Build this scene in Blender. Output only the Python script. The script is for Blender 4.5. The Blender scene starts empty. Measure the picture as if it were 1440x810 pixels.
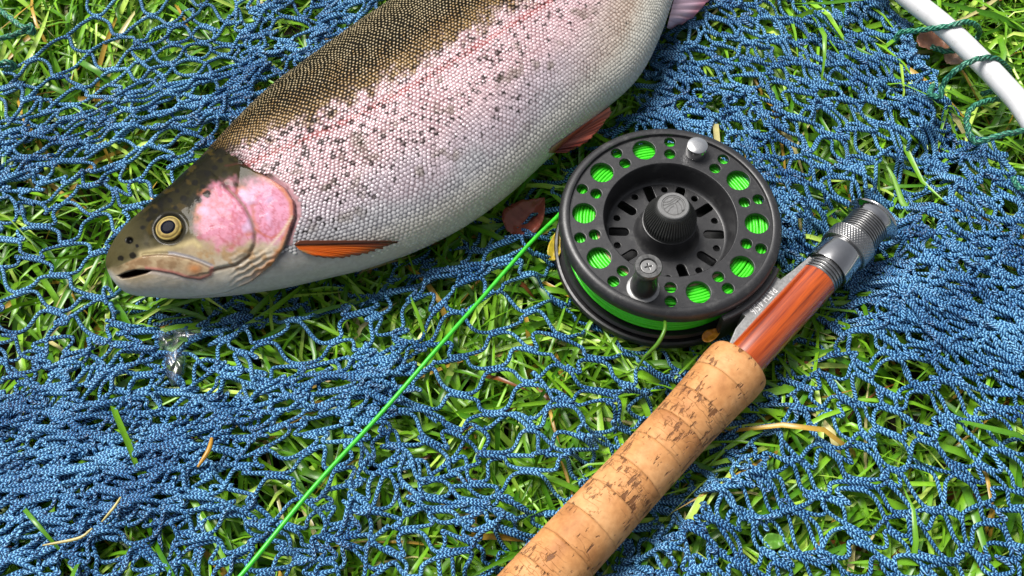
import bpy, bmesh, math, random
import numpy as np
from mathutils import Vector, Matrix
from mathutils.bvhtree import BVHTree

scene = bpy.context.scene
C = scene.collection
rad = math.radians

# ------------------------------------------------------------------ camera
TILT, DIST, FPX = rad(28.0), 0.42, 1400.0
LOOK = np.array([0.0, 0.0, 0.02])
FWD = np.array([0, math.sin(TILT), -math.cos(TILT)])
UPV = np.array([0, math.cos(TILT), math.sin(TILT)])
RGT = np.array([1.0, 0, 0])
CAM = LOOK - FWD * DIST
cam_d = bpy.data.cameras.new('camera')
cam_d.lens, cam_d.sensor_width = 35.0, 36.0
cam_d.clip_start, cam_d.clip_end = 0.01, 100.0
cam = bpy.data.objects.new('camera', cam_d)
cam.location = CAM
cam.rotation_euler = (TILT, 0, 0)
C.objects.link(cam)
scene.camera = cam

# ------------------------------------------------------------------ sky, sun, exposure
SUN_ELEV, SUN_AZ = 58.0, -50.0        # azimuth measured clockwise from +Y (up the picture)
w = bpy.data.worlds.new('World')
scene.world = w
w.use_nodes = True
nt = w.node_tree
bg = nt.nodes['Background']
sky = nt.nodes.new('ShaderNodeTexSky')
sky.sky_type = 'NISHITA'
sky.sun_disc = False
sky.sun_elevation = rad(SUN_ELEV)
sky.sun_rotation = rad(SUN_AZ)
sky.air_density, sky.dust_density, sky.ozone_density = 1.0, 4.0, 1.0
hs = nt.nodes.new('ShaderNodeHueSaturation')
hs.inputs['Saturation'].default_value = 0.25     # bright overcast: hardly any blue left
nt.links.new(sky.outputs[0], hs.inputs['Color'])
nt.links.new(hs.outputs[0], bg.inputs['Color'])
bg.inputs['Strength'].default_value = 0.075
sun_d = bpy.data.lights.new('sun', 'SUN')
sun_d.energy, sun_d.angle, sun_d.color = 3.3, rad(26), (1.0, 0.965, 0.91)
sun = bpy.data.objects.new('sun', sun_d)
se, sa = rad(SUN_ELEV), rad(SUN_AZ)
sdir = Vector((math.cos(se) * math.sin(sa), math.cos(se) * math.cos(sa), math.sin(se)))
sun.rotation_euler = sdir.to_track_quat('Z', 'Y').to_euler()
sun.location = (0, 0, 1)
C.objects.link(sun)
vs = scene.view_settings
vs.view_transform, vs.look, vs.gamma, vs.exposure = 'Standard', 'None', 1.0, 0.62
vs.use_curve_mapping = False
scene.cycles.max_bounces = 8
scene.cycles.transparent_max_bounces = 12

# ------------------------------------------------------------------ helpers
def U(x, y, z):
    """the place in the scene, at height z, that the photograph shows at pixel (x, y)"""
    x, y, z = np.broadcast_arrays(np.asarray(x, float), np.asarray(y, float), np.asarray(z, float))
    d = FWD + RGT * ((x - 720) / FPX)[..., None] - UPV * ((y - 405) / FPX)[..., None]
    t = (z - CAM[2]) / d[..., 2]
    return CAM + d * t[..., None]

def P(X):
    """where a scene point stands in the photograph"""
    r = np.asarray(X, float) - CAM
    dz = r @ FWD
    return np.stack([720 + FPX * (r @ RGT) / dz, 405 - FPX * (r @ UPV) / dz], -1)

def s2l(c):
    c = np.asarray(c, float) / 255.0
    return np.where(c <= 0.04045, c / 12.92, ((c + 0.055) / 1.055) ** 2.4)

def sm(a, b, x):
    t = np.clip((x - a) / (b - a), 0, 1)
    return t * t * (3 - 2 * t)

_tab = np.random.RandomState(7).rand(256, 256)
def vnoise(x, y, seed=0):
    x = np.asarray(x, float) + seed * 17.31; y = np.asarray(y, float) + seed * 9.77
    xi, yi = np.floor(x).astype(int), np.floor(y).astype(int)
    fx, fy = x - xi, y - yi
    fx, fy = fx * fx * (3 - 2 * fx), fy * fy * (3 - 2 * fy)
    g = lambda a, b: _tab[a & 255, b & 255]
    return (g(xi, yi) * (1 - fx) + g(xi + 1, yi) * fx) * (1 - fy) + (g(xi, yi + 1) * (1 - fx) + g(xi + 1, yi + 1) * fx) * fy

def fbm(x, y, seed=0, o=3):
    return sum(vnoise(x * 2 ** k, y * 2 ** k, seed + k) * 0.5 ** k for k in range(o)) / sum(0.5 ** k for k in range(o))

def polydist(q, pts, closed=False):
    """signed distance of points q (N,2) to a polyline, + on its right hand side, and the position along it"""
    pts = np.asarray(pts, float)
    if closed: pts = np.vstack([pts, pts[:1]])
    best = np.full(len(q), 1e9); sgn = np.ones(len(q)); along = np.zeros(len(q)); acc = 0.0
    for a, b in zip(pts[:-1], pts[1:]):
        e = b - a; L = np.hypot(*e)
        t = np.clip(((q - a) @ e) / (L * L), 0, 1)
        r = q - (a + t[:, None] * e)
        d = np.hypot(r[:, 0], r[:, 1])
        cr = e[0] * (q[:, 1] - a[1]) - e[1] * (q[:, 0] - a[0])
        m = d < best
        best[m] = d[m]; sgn[m] = np.where(cr[m] >= 0, 1, -1); along[m] = acc + t[m] * L
        acc += L
    return best * sgn, along

def inpoly(q, poly):
    poly = np.asarray(poly, float)
    ins = np.zeros(len(q), bool)
    for a, b in zip(poly, np.roll(poly, -1, 0)):
        c = ((a[1] > q[:, 1]) != (b[1] > q[:, 1])) & (q[:, 0] < (b[0] - a[0]) * (q[:, 1] - a[1]) / (b[1] - a[1] + 1e-12) + a[0])
        ins ^= c
    return ins

def spline(pts, n):
    """Catmull-Rom through pts, n samples evenly spread along its length"""
    p = np.asarray(pts, float)
    p = np.vstack([2 * p[0] - p[1], p, 2 * p[-1] - p[-2]])
    out = []
    for k in range(1, len(p) - 2):
        t = np.linspace(0, 1, 24, endpoint=False)[:, None]
        a, b, c, d = p[k - 1], p[k], p[k + 1], p[k + 2]
        out.append(0.5 * ((2 * b) + (-a + c) * t + (2 * a - 5 * b + 4 * c - d) * t ** 2 + (-a + 3 * b - 3 * c + d) * t ** 3))
    out = np.vstack(out + [p[-2:-1]])
    s = np.r_[0, np.cumsum(np.linalg.norm(np.diff(out, axis=0), axis=1))]
    q = np.linspace(0, s[-1], n)
    return np.stack([np.interp(q, s, out[:, k]) for k in range(out.shape[1])], -1)

def make_mesh(name, V, F, smooth=True, col=None, uv=None):
    """mesh from numpy arrays; F an (M,4) or (M,3) array or a list of such arrays"""
    Fs = F if isinstance(F, (list, tuple)) else [F]
    Fs = [np.asarray(f, np.int32) for f in Fs if len(f)]
    me = bpy.data.meshes.new(name)
    V = np.ascontiguousarray(V, np.float32)
    me.vertices.add(len(V)); me.vertices.foreach_set('co', V.ravel())
    loops = np.concatenate([f.ravel() for f in Fs])
    tot = np.concatenate([np.full(len(f), f.shape[1], np.int32) for f in Fs])
    st = np.r_[0, np.cumsum(tot)[:-1]].astype(np.int32)
    me.loops.add(len(loops)); me.loops.foreach_set('vertex_index', loops)
    me.polygons.add(len(tot)); me.polygons.foreach_set('loop_start', st)
    me.polygons.foreach_set('loop_total', tot)
    me.polygons.foreach_set('use_smooth', np.full(len(tot), smooth))
    if col is not None:
        ca = np.ones((len(V), 4), np.float32); ca[:, :3] = col
        a = me.color_attributes.new('Col', 'FLOAT_COLOR', 'POINT'); a.data.foreach_set('color', ca.ravel())
    if uv is not None:
        l = me.uv_layers.new(name='UVMap'); l.data.foreach_set('uv', np.ascontiguousarray(uv, np.float32).ravel())
    me.update(calc_edges=True); me.validate()
    return me

def link(name, me, mat=None, parent=None):
    o = bpy.data.objects.new(name, me)
    if mat is not None and me is not None and not me.materials: me.materials.append(mat)
    o.parent = parent
    C.objects.link(o)
    return o

def tag(o, label=None, cat=None, group=None, kind=None):
    for k, v in (('label', label), ('category', cat), ('group', group), ('kind', kind)):
        if v: o[k] = v
    return o

def empty(name, loc, label, cat, group=None, mat=None):
    o = bpy.data.objects.new(name, None)
    o.empty_display_size = 0.01
    if mat is not None: o.matrix_world = mat
    else: o.location = loc
    C.objects.link(o)
    return tag(o, label, cat, group)

def gridfaces(nr, nc, wrap=False, off=0):
    i, j = np.meshgrid(np.arange(nr - 1), np.arange(nc if wrap else nc - 1), indexing='ij')
    j2 = (j + 1) % nc
    return (off + np.stack([i * nc + j, i * nc + j2, (i + 1) * nc + j2, (i + 1) * nc + j], -1)).reshape(-1, 4)

def lathe(prof, n=96, mod=None, cap0=False, cap1=False, axis='z'):
    """profile [(r, z)...] turned about Z (or X); mod(r, z, phi) -> r may modulate the radius"""
    prof = np.asarray(prof, float)
    ph = np.linspace(0, 2 * math.pi, n, endpoint=False)
    r = np.repeat(prof[:, 0:1], n, 1); z = np.repeat(prof[:, 1:2], n, 1); p = np.repeat(ph[None], len(prof), 0)
    if mod is not None: r = mod(r, z, p)
    V = np.stack([r * np.cos(p), r * np.sin(p), z], -1).reshape(-1, 3)
    F = [gridfaces(len(prof), n, True)]
    if axis == 'x': V = V[:, [2, 0, 1]]
    tris = []
    for cap, row, flip in ((cap0, 0, True), (cap1, len(prof) - 1, False)):
        if cap:
            c = V[row * n:(row + 1) * n].mean(0); V = np.vstack([V, c]); k = len(V) - 1
            a = row * n + np.arange(n); b = row * n + (np.arange(n) + 1) % n
            tris.append(np.stack([b, a, np.full(n, k)] if flip else [a, b, np.full(n, k)], -1))
    if tris: F.append(np.vstack(tris))
    return V, F

def tube(path, r, n=8, mod=None, caps=True):
    """tube along a path (N,3); r number or (N,) array; mod(phi, s) multiplies the radius"""
    p = np.asarray(path, float)
    T = np.gradient(p, axis=0); T /= np.linalg.norm(T, axis=1)[:, None] + 1e-12
    N = np.zeros_like(p)
    a = np.cross(T[0], [0, 0, 1.0])
    if np.linalg.norm(a) < 0.1: a = np.cross(T[0], [0, 1.0, 0])
    N[0] = a / np.linalg.norm(a)
    for k in range(1, len(p)):
        v = N[k - 1] - T[k] * (N[k - 1] @ T[k]); N[k] = v / (np.linalg.norm(v) + 1e-12)
    B = np.cross(T, N)
    s = np.r_[0, np.cumsum(np.linalg.norm(np.diff(p, axis=0), axis=1))]
    ph = np.linspace(0, 2 * math.pi, n, endpoint=False)
    rr = np.broadcast_to(np.asarray(r, float).reshape(-1, 1) if np.ndim(r) else r, (len(p), n)).copy()
    if mod is not None: rr = rr * mod(ph[None], s[:, None])
    V = p[:, None] + N[:, None] * (np.cos(ph)[None, :, None] * rr[..., None]) + B[:, None] * (np.sin(ph)[None, :, None] * rr[..., None])
    V = V.reshape(-1, 3)
    F = [gridfaces(len(p), n, True)]
    if caps:
        V = np.vstack([V, p[0], p[-1]]); a = np.arange(n); b = (a + 1) % n; k = len(V) - 2; o = (len(p) - 1) * n
        F.append(np.vstack([np.stack([b, a, np.full(n, k)], -1), np.stack([o + a, o + b, np.full(n, k + 1)], -1)]))
    return V, F

def joinVF(parts):
    Vs, Q, T, o = [], [], [], 0
    for V, F in parts:
        for f in (F if isinstance(F, list) else [F]):
            (Q if f.shape[1] == 4 else T).append(f + o)
        Vs.append(V); o += len(V)
    return np.vstack(Vs), [np.vstack(x) for x in (Q, T) if x]

def curve_sheet(name, loops, thick, bevel=0.0, res=1):
    """flat sheet with holes cut through it: the first loop is the outline, each (N,2)"""
    cu = bpy.data.curves.new(name, 'CURVE'); cu.dimensions = '2D'; cu.fill_mode = 'BOTH'
    cu.extrude = max(thick / 2 - bevel, 1e-5); cu.bevel_depth = bevel; cu.bevel_resolution = res
    for lp in loops:
        sp = cu.splines.new('POLY'); sp.points.add(len(lp) - 1); sp.use_cyclic_u = True
        for p_, q in zip(sp.points, lp): p_.co = (q[0], q[1], 0, 1)
    o = bpy.data.objects.new(name, cu); C.objects.link(o)
    dg = bpy.context.evaluated_depsgraph_get()
    me = bpy.data.meshes.new_from_object(o.evaluated_get(dg)); me.name = name
    bpy.data.objects.remove(o); bpy.data.curves.remove(cu)
    for p_ in me.polygons: p_.use_smooth = False
    return me

def circ(cx, cy, r, n=40):
    a = np.linspace(0, 2 * math.pi, n, endpoint=False)
    return np.stack([cx + r * np.cos(a), cy + r * np.sin(a)], -1)

# ------------------------------------------------------------------ materials
class NB:
    def __init__(self, name):
        self.m = bpy.data.materials.new(name); self.m.use_nodes = True
        self.t = self.m.node_tree; self.b = self.t.nodes['Principled BSDF']; self.out = self.t.nodes['Material Output']
    def n(self, typ, **kw):
        x = self.t.nodes.new('ShaderNode' + typ)
        for k, v in kw.items(): setattr(x, k, v)
        return x
    def l(self, a, b): self.t.links.new(a, b)
    def val(self, x, d):
        for k, v in d.items():
            i = x.inputs[k]
            i.default_value = v
    def attr(self, name='Col'):
        a = self.n('Attribute'); a.attribute_name = name; return a
    def noise(self, scale, detail=4, rough=0.55, coord=None, stretch=None, typ='Noise'):
        x = self.n('TexNoise'); x.inputs['Scale'].default_value = scale; x.inputs['Detail'].default_value = detail
        x.inputs['Roughness'].default_value = rough
        c = coord or self.obj()
        if stretch:
            mp = self.n('Mapping'); mp.inputs['Scale'].default_value = stretch; self.l(c, mp.inputs['Vector']); c = mp.outputs[0]
        self.l(c, x.inputs['Vector']); return x
    def obj(self):
        if not hasattr(self, '_tc'): self._tc = self.n('TexCoord')
        return self._tc.outputs['Object']
    def ramp(self, fac, stops):
        r = self.n('ValToRGB'); e = r.color_ramp.elements
        while len(e) < len(stops): e.new(0.5)
        for x, (p, c) in zip(e, stops): x.position = p; x.color = (*c, 1)
        self.l(fac, r.inputs[0]); return r
    def math(self, op, a, b=None, clamp=False):
        x = self.n('Math', operation=op); x.use_clamp = clamp
        for k, v in enumerate((a, b)):
            if v is None: continue
            if isinstance(v, (int, float)): x.inputs[k].default_value = v
            else: self.l(v, x.inputs[k])
        return x.outputs[0]
    def mix(self, fac, a, b, blend='MIX'):
        x = self.n('Mix', data_type='RGBA', blend_type=blend)
        for i, v in ((0, fac), (6, a), (7, b)):
            if isinstance(v, (int, float)): x.inputs[i].default_value = v
            elif isinstance(v, (tuple, list)): x.inputs[i].default_value = (*v, 1) if len(v) == 3 else v
            else: self.l(v, x.inputs[i])
        return x.outputs[2]
    def bump(self, h, strength, dist, normal=None):
        b = self.n('Bump'); b.inputs['Strength'].default_value = strength; b.inputs['Distance'].default_value = dist
        self.l(h, b.inputs['Height'])
        if normal is not None: self.l(normal, b.inputs['Normal'])
        return b.outputs[0]
    def set(self, **kw):
        names = dict(color='Base Color', rough='Roughness', metal='Metallic', coat='Coat Weight', coatr='Coat Roughness',
                     spec='Specular IOR Level', normal='Normal', trans='Transmission Weight', alpha='Alpha', ior='IOR',
                     sheen='Sheen Weight', coatn='Coat Normal', sss='Subsurface Weight', aniso='Anisotropic')
        for k, v in kw.items():
            i = self.b.inputs[names[k]]
            if isinstance(v, (int, float)): i.default_value = v
            elif isinstance(v, tuple): i.default_value = (*v, 1)
            else: self.l(v, i)
        return self.m

def L(*c): return tuple(float(v) for v in s2l(c))

def m_soil():
    k = NB('soil'); n = k.noise(90, 6)
    r = k.ramp(n.outputs[0], [(0.3, (0.010, 0.008, 0.005)), (0.7, (0.045, 0.034, 0.02))])
    return k.set(color=r.outputs[0], rough=0.9, normal=k.bump(n.outputs[0], 0.8, 0.004))

def m_grass():
    k = NB('grass_blade'); a = k.attr()
    n = k.noise(700, 2)
    c = k.mix(0.25, a.outputs[0], k.ramp(n.outputs[0], [(0.3, (0.3, 0.35, 0.2)), (0.7, (1, 1, 0.9))]).outputs[0], 'MULTIPLY')
    k.set(color=c, rough=0.33, spec=0.5)
    tr = k.n('BsdfTranslucent'); k.l(k.mix(1.0, c, (1.0, 1.0, 0.45), 'MULTIPLY'), tr.inputs[0])
    ms = k.n('MixShader'); ms.inputs[0].default_value = 0.12
    k.l(k.b.outputs[0], ms.inputs[1]); k.l(tr.outputs[0], ms.inputs[2]); k.l(ms.outputs[0], k.out.inputs[0])
    return k.m

def m_twine(name, dark, mid, light, pitch_u, rough=0.38):
    """braided cord: two sets of yarns crossing round the cord; UV u runs round it, v along it in millimetres"""
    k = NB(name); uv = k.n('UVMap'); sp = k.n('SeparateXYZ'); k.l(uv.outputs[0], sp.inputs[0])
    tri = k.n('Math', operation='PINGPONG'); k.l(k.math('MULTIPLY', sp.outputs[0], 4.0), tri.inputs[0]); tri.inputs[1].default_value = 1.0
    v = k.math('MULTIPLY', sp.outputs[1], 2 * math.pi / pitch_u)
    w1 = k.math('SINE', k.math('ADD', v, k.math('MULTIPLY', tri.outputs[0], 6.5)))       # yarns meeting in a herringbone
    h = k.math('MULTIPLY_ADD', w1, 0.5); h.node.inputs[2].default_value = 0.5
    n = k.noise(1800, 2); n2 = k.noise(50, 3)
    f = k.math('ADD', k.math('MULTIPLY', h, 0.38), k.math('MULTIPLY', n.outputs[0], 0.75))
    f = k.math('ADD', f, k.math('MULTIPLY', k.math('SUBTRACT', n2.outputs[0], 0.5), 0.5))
    r = k.ramp(f, [(0.34, dark), (0.57, mid), (0.86, light)])  # shade in the braid's valleys and highlights on its ridges painted into the colour
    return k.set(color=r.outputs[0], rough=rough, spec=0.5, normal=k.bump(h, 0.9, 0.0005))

def m_scales():
    k = NB('fish_scale'); a = k.attr(); n = k.noise(900, 2)
    bw = k.n('RGBToBW'); k.l(a.outputs[0], bw.inputs[0])      # pigmented scales are matt, silvery ones shine
    return k.set(color=a.outputs[0], rough=0.26, metal=0.0, spec=k.math('MULTIPLY', bw.outputs[0], 1.3, True), coat=0.0, coatr=0.12, normal=k.bump(n.outputs[0], 0.15, 0.0003))

def m_skin():
    k = NB('fish_skin'); a = k.attr(); n = k.noise(500, 4); n2 = k.noise(120, 3)
    c = k.mix(0.35, a.outputs[0], k.ramp(n.outputs[0], [(0.3, (0.55, 0.5, 0.45)), (0.65, (1, 1, 1))]).outputs[0], 'MULTIPLY')
    bn = k.bump(n.outputs[0], 0.25, 0.0006)
    return k.set(color=c, rough=0.45, spec=0.05, coat=0.12, coatr=0.05, normal=bn, coatn=k.bump(n2.outputs[0], 0.10, 0.002))

def m_fin():
    k = NB('fish_fin'); a = k.attr()
    k.set(color=a.outputs[0], rough=0.28, spec=0.5, coat=0.5, coatr=0.1)
    tr = k.n('BsdfTranslucent'); k.l(a.outputs[0], tr.inputs[0])
    ms = k.n('MixShader'); ms.inputs[0].default_value = 0.2
    k.l(k.b.outputs[0], ms.inputs[1]); k.l(tr.outputs[0], ms.inputs[2]); k.l(ms.outputs[0], k.out.inputs[0])
    return k.m

def m_eye():
    k = NB('fish_eye'); a = k.attr()
    return k.set(color=a.outputs[0], rough=0.3, metal=0.0, spec=0.3, coat=0.5, coatr=0.02)

def m_plain(name, color, rough=0.4, metal=0.0, coat=0.0, noise=0.0, nscale=400, bump=0.0, var=0.15, spec=0.5):
    k = NB(name)
    if var or noise:
        n = k.noise(nscale, 5)
        lo = tuple(c * (1 - var) for c in color); hi = tuple(min(1, c * (1 + var)) for c in color)
        kw = dict(color=k.ramp(n.outputs[0], [(0.3, lo), (0.7, hi)]).outputs[0])
        if noise:
            kw['rough'] = k.math('MULTIPLY_ADD', n.outputs[0], noise); kw['rough'].node.inputs[2].default_value = rough - noise / 2
        else: kw['rough'] = rough
        if bump: kw['normal'] = k.bump(n.outputs[0], 0.4, bump)
    else: kw = dict(color=color, rough=rough)
    return k.set(metal=metal, coat=coat, coatr=0.08, spec=spec, **kw)

def m_black():
    k = NB('black_anodised'); n = k.noise(2500, 2); d = k.noise(160, 6, 0.7); sc = k.noise(600, 3)
    c = k.ramp(n.outputs[0], [(0.3, (0.024, 0.024, 0.026)), (0.7, (0.038, 0.038, 0.041))])
    dust = k.math('MULTIPLY', k.ramp(d.outputs[0], [(0.55, (0, 0, 0)), (0.75, (1, 1, 1))]).outputs[0], 0.42)
    r = k.math('MULTIPLY_ADD', sc.outputs[0], 0.25); r.node.inputs[2].default_value = 0.27
    return k.set(color=k.mix(dust, c.outputs[0], (0.15, 0.15, 0.145)), rough=r, metal=0.35, spec=0.6, normal=k.bump(n.outputs[0], 0.12, 0.0002))

def m_hoop():
    k = NB('white_painted_tube'); a, b, c = k.noise(220, 6, 0.7), k.noise(900, 3, 0.6), k.noise(60, 3)
    f = k.math('MULTIPLY', k.ramp(a.outputs[0], [(0.52, (0, 0, 0)), (0.72, (1, 1, 1))]).outputs[0], k.ramp(c.outputs[0], [(0.4, (0, 0, 0)), (0.65, (1, 1, 1))]).outputs[0])
    sp = k.ramp(b.outputs[0], [(0.68, (0, 0, 0)), (0.74, (1, 1, 1))]).outputs[0]
    col = k.mix(k.math('MULTIPLY', f, 0.5), (0.66, 0.66, 0.68), (0.30, 0.29, 0.24)); col = k.mix(k.math('MULTIPLY', sp, 0.6), col, (0.16, 0.14, 0.10))
    return k.set(color=col, rough=k.math('ADD', k.math('MULTIPLY', a.outputs[0], 0.3), 0.2), coat=0.2, coatr=0.1)

def m_cork():
    k = NB('cork'); oi = k.n('ObjectInfo'); co = k.obj()
    off = k.n('VectorMath', operation='ADD'); k.l(co, off.inputs[0])
    mul = k.n('VectorMath', operation='SCALE'); mul.inputs[0].default_value = (0.7, 1.1, 1.7); k.l(oi.outputs['Random'], mul.inputs['Scale']); k.l(mul.outputs[0], off.inputs[1])
    c = off.outputs[0]
    n1 = k.noise(45, 5, 0.6, c); n2 = k.noise(420, 4, 0.6, c)
    base = k.ramp(n1.outputs[0], [(0.28, L(156, 102, 58)), (0.48, L(194, 138, 86)), (0.72, L(212, 162, 112))]).outputs[0]
    base = k.mix(0.35, base, k.ramp(n2.outputs[0], [(0.35, (0.55, 0.45, 0.35)), (0.6, (1, 1, 1))]).outputs[0], 'MULTIPLY')
    hue = k.ramp(oi.outputs['Random'], [(0.0, (0.96, 0.94, 0.92)), (0.5, (1, 1, 1)), (1.0, (1.0, 0.98, 0.95))]).outputs[0]
    base = k.mix(1.0, base, hue, 'MULTIPLY')
    # lenticels: dark cracks that run along the grip, in patches
    p1 = k.noise(430, 3, 0.65, c, (0.35, 1.0, 1.0)); p2 = k.noise(55, 2, 0.5, c); p3 = k.noise(900, 2, 0.5, c, (0.5, 1, 1))
    m = k.math('ADD', p1.outputs[0], k.math('MULTIPLY', k.math('SUBTRACT', p2.outputs[0], 0.5), 0.42))
    m = k.math('ADD', m, k.math('MULTIPLY', k.math('SUBTRACT', p3.outputs[0], 0.5), 0.16))
    crack = k.ramp(m, [(0.59, (0, 0, 0)), (0.66, (1, 1, 1))]).outputs[0]
    q1 = k.noise(330, 2, 0.5, c, (1.0, 0.25, 0.25))
    thin = k.ramp(k.math('ABSOLUTE', k.math('SUBTRACT', q1.outputs[0], 0.5)), [(0.0, (1, 1, 1)), (0.014, (0, 0, 0))]).outputs[0]
    thin = k.math('MULTIPLY', thin, k.ramp(p2.outputs[0], [(0.44, (0, 0, 0)), (0.56, (1, 1, 1))]).outputs[0])
    allc = k.math('MAXIMUM', crack, k.math('MULTIPLY', thin, 0.45))
    col = k.mix(k.math('MULTIPLY', allc, 0.8), base, L(84, 48, 26))
    hgt = k.math('SUBTRACT', k.math('MULTIPLY', n2.outputs[0], 0.25), allc)
    return k.set(color=col, rough=0.62, spec=0.35, normal=k.bump(hgt, 0.7, 0.0007))

def m_wood():
    k = NB('varnished_wood'); c = k.obj()
    n1 = k.noise(120, 4, 0.6, c, (0.05, 1, 1)); n2 = k.noise(700, 3, 0.6, c, (0.04, 1, 1)); n3 = k.noise(35, 2, 0.5, c, (0.3, 1, 1))
    f = k.math('ADD', k.math('MULTIPLY', n1.outputs[0], 0.6), k.math('MULTIPLY', n2.outputs[0], 0.4))
    col = k.ramp(f, [(0.30, L(50, 12, 2)), (0.44, L(128, 42, 5)), (0.55, L(184, 78, 14)), (0.66, L(84, 22, 4))]).outputs[0]
    col = k.mix(0.4, col, k.ramp(n3.outputs[0], [(0.3, (0.6, 0.5, 0.45)), (0.7, (1, 1, 1))]).outputs[0], 'MULTIPLY')
    return k.set(color=col, rough=0.3, coat=1.0, coatr=0.04, spec=0.5)

def m_film():
    k = NB('water_film')
    g = k.n('BsdfGlossy'); g.inputs['Roughness'].default_value = 0.28; g.inputs['Color'].default_value = (1, 1, 1, 1)
    t = k.n('BsdfTransparent'); t.inputs[0].default_value = (0.93, 0.96, 1.0, 1)
    fr = k.n('Fresnel'); fr.inputs[0].default_value = 1.34
    n = k.noise(160, 3); bn = k.bump(n.outputs[0], 0.12, 0.002); k.l(bn, g.inputs['Normal']); k.l(bn, fr.inputs['Normal'])
    ms = k.n('MixShader'); k.l(k.math('MULTIPLY_ADD', fr.outputs[0], 1.6, True), ms.inputs[0]); ms.inputs[0].links[0].from_node.inputs[2].default_value = 0.06
    df = k.n('BsdfDiffuse'); df.inputs[0].default_value = (0.6, 0.68, 0.75, 1); m2 = k.n('MixShader'); m2.inputs[0].default_value = 0.03; k.l(t.outputs[0], m2.inputs[1]); k.l(df.outputs[0], m2.inputs[2])
    k.l(m2.outputs[0], ms.inputs[1]); k.l(g.outputs[0], ms.inputs[2]); k.l(ms.outputs[0], k.out.inputs[0])
    return k.m

M = dict(soil=m_soil(), grass=m_grass(), scales=m_scales(), skin=m_skin(), fin=m_fin(), eye=m_eye(), black=m_black(), cork=m_cork(), wood=m_wood(), film=m_film(),
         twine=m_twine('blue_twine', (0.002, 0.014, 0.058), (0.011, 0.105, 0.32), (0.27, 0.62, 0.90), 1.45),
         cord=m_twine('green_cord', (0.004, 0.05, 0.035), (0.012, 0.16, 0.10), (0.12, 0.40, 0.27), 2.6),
         white=m_hoop(),
         chrome=m_plain('polished_nickel', (0.46, 0.46, 0.47), 0.13, metal=1.0, noise=0.08, nscale=300, var=0.05),
         steel=m_plain('brushed_steel', (0.34, 0.34, 0.34), 0.3, metal=1.0, noise=0.15, nscale=700, var=0.1),
         foot=m_plain('grey_cast_metal', (0.27, 0.27, 0.27), 0.45, metal=0.4, noise=0.2, nscale=900, var=0.2, bump=0.0002),
         cap=m_plain('satin_aluminium', (0.22, 0.22, 0.22), 0.38, metal=0.6, noise=0.1, nscale=900, var=0.08),
         weight=m_plain('polished_aluminium', (0.75, 0.75, 0.75), 0.22, metal=1.0, noise=0.1, nscale=500, var=0.05),
         rubber=m_plain('black_plastic', (0.016, 0.016, 0.017), 0.30, noise=0.15, nscale=600, var=0.2, spec=0.6),
         knob=m_plain('knurled_black', (0.028, 0.029, 0.028), 0.42, noise=0.2, nscale=900, var=0.2),
         line=m_plain('green_fly_line', L(70, 214, 40), 0.32, noise=0.1, nscale=800, var=0.10, spec=0.5),
         backing=m_plain('cream_backing', L(225, 185, 150), 0.7, nscale=1500, var=0.2),
         print=m_plain('white_print', (0.75, 0.75, 0.75), 0.6, var=0),
         engrave=m_plain('engraved_line', (0.10, 0.10, 0.10), 0.5, var=0))

# ------------------------------------------------------------------ setting: ground
g = np.linspace(-1, 1, 121)
gx, gy = np.meshgrid(np.sign(g) * np.abs(g) ** 2.2 * 30, np.sign(g) * np.abs(g) ** 2.2 * 30, indexing='ij')
gz = (fbm(gx * 25, gy * 25, 3) - 0.6) * 0.010 - 0.014
V = np.stack([gx, gy, gz], -1).reshape(-1, 3)
tag(link('ground', make_mesh('ground', V, gridfaces(121, 121)), M['soil']), 'dark damp soil under the grass and net', 'ground', kind='structure')

# shared layout -----------------------------------------------------
ZR = 0.028                                   # height of the rod's axis and of the reel's middle
REEL_Z0, REEL_FACE = 0.012, 0.041            # underside of the reel and its face
_f = U([786, 1100, 943], [303, 303, 305], REEL_FACE)
RC = _f[2].copy(); RR = np.linalg.norm(_f[1] - _f[0]) / 2
ROD_A, ROD_B = U(795, 779, ZR), U(1224, 312.5, ZR + 0.001)
ROD_D = (ROD_B - ROD_A) / np.linalg.norm(ROD_B - ROD_A)
FISH_Z = 0.038
DB = np.array([  # dorsal and belly outline, paired along the fish
    (151, 374, 153, 381), (155, 359, 160, 400), (164, 340, 178, 414), (182, 314, 208, 419), (207, 290, 248, 421), (235, 265, 298, 419),
    (262, 239, 350, 413), (294, 207, 404, 404), (335, 163, 460, 391), (380, 120, 520, 376), (434, 80, 590, 350), (487, 41, 660, 314),
    (540, 6, 725, 266), (600, -33, 790, 206), (665, -70, 850, 154), (735, -104, 902, 106), (800, -134, 934, 45), (865, -164, 962, -35),
    (920, -196, 1000, -105), (965, -226, 1040, -160)], float)

def footprint(q):
    """depth (px of the photo, at ground level) to which a ground point lies under the fish, the reel or the rod; < 0 outside"""
    D = U(DB[:, 0], DB[:, 1], FISH_Z)[:, :2]; B = U(DB[:, 2], DB[:, 3], FISH_Z)[:, :2]
    poly = np.vstack([D, B[::-1]])
    d, _ = polydist(q, poly, True); d = np.abs(d)
    f = np.where(inpoly(q, poly), d, -d) - 0.006
    r = RR * 1.0 - np.hypot(q[:, 0] - RC[0], q[:, 1] - RC[1])
    e = q - ROD_A[:2]; t = e @ ROD_D[:2]; s = np.abs(e[:, 0] * ROD_D[1] - e[:, 1] * ROD_D[0])
    rod = np.where(t < 0.2, 0.012, 0.0) - s
    return np.maximum(f, np.maximum(r, rod))

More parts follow.
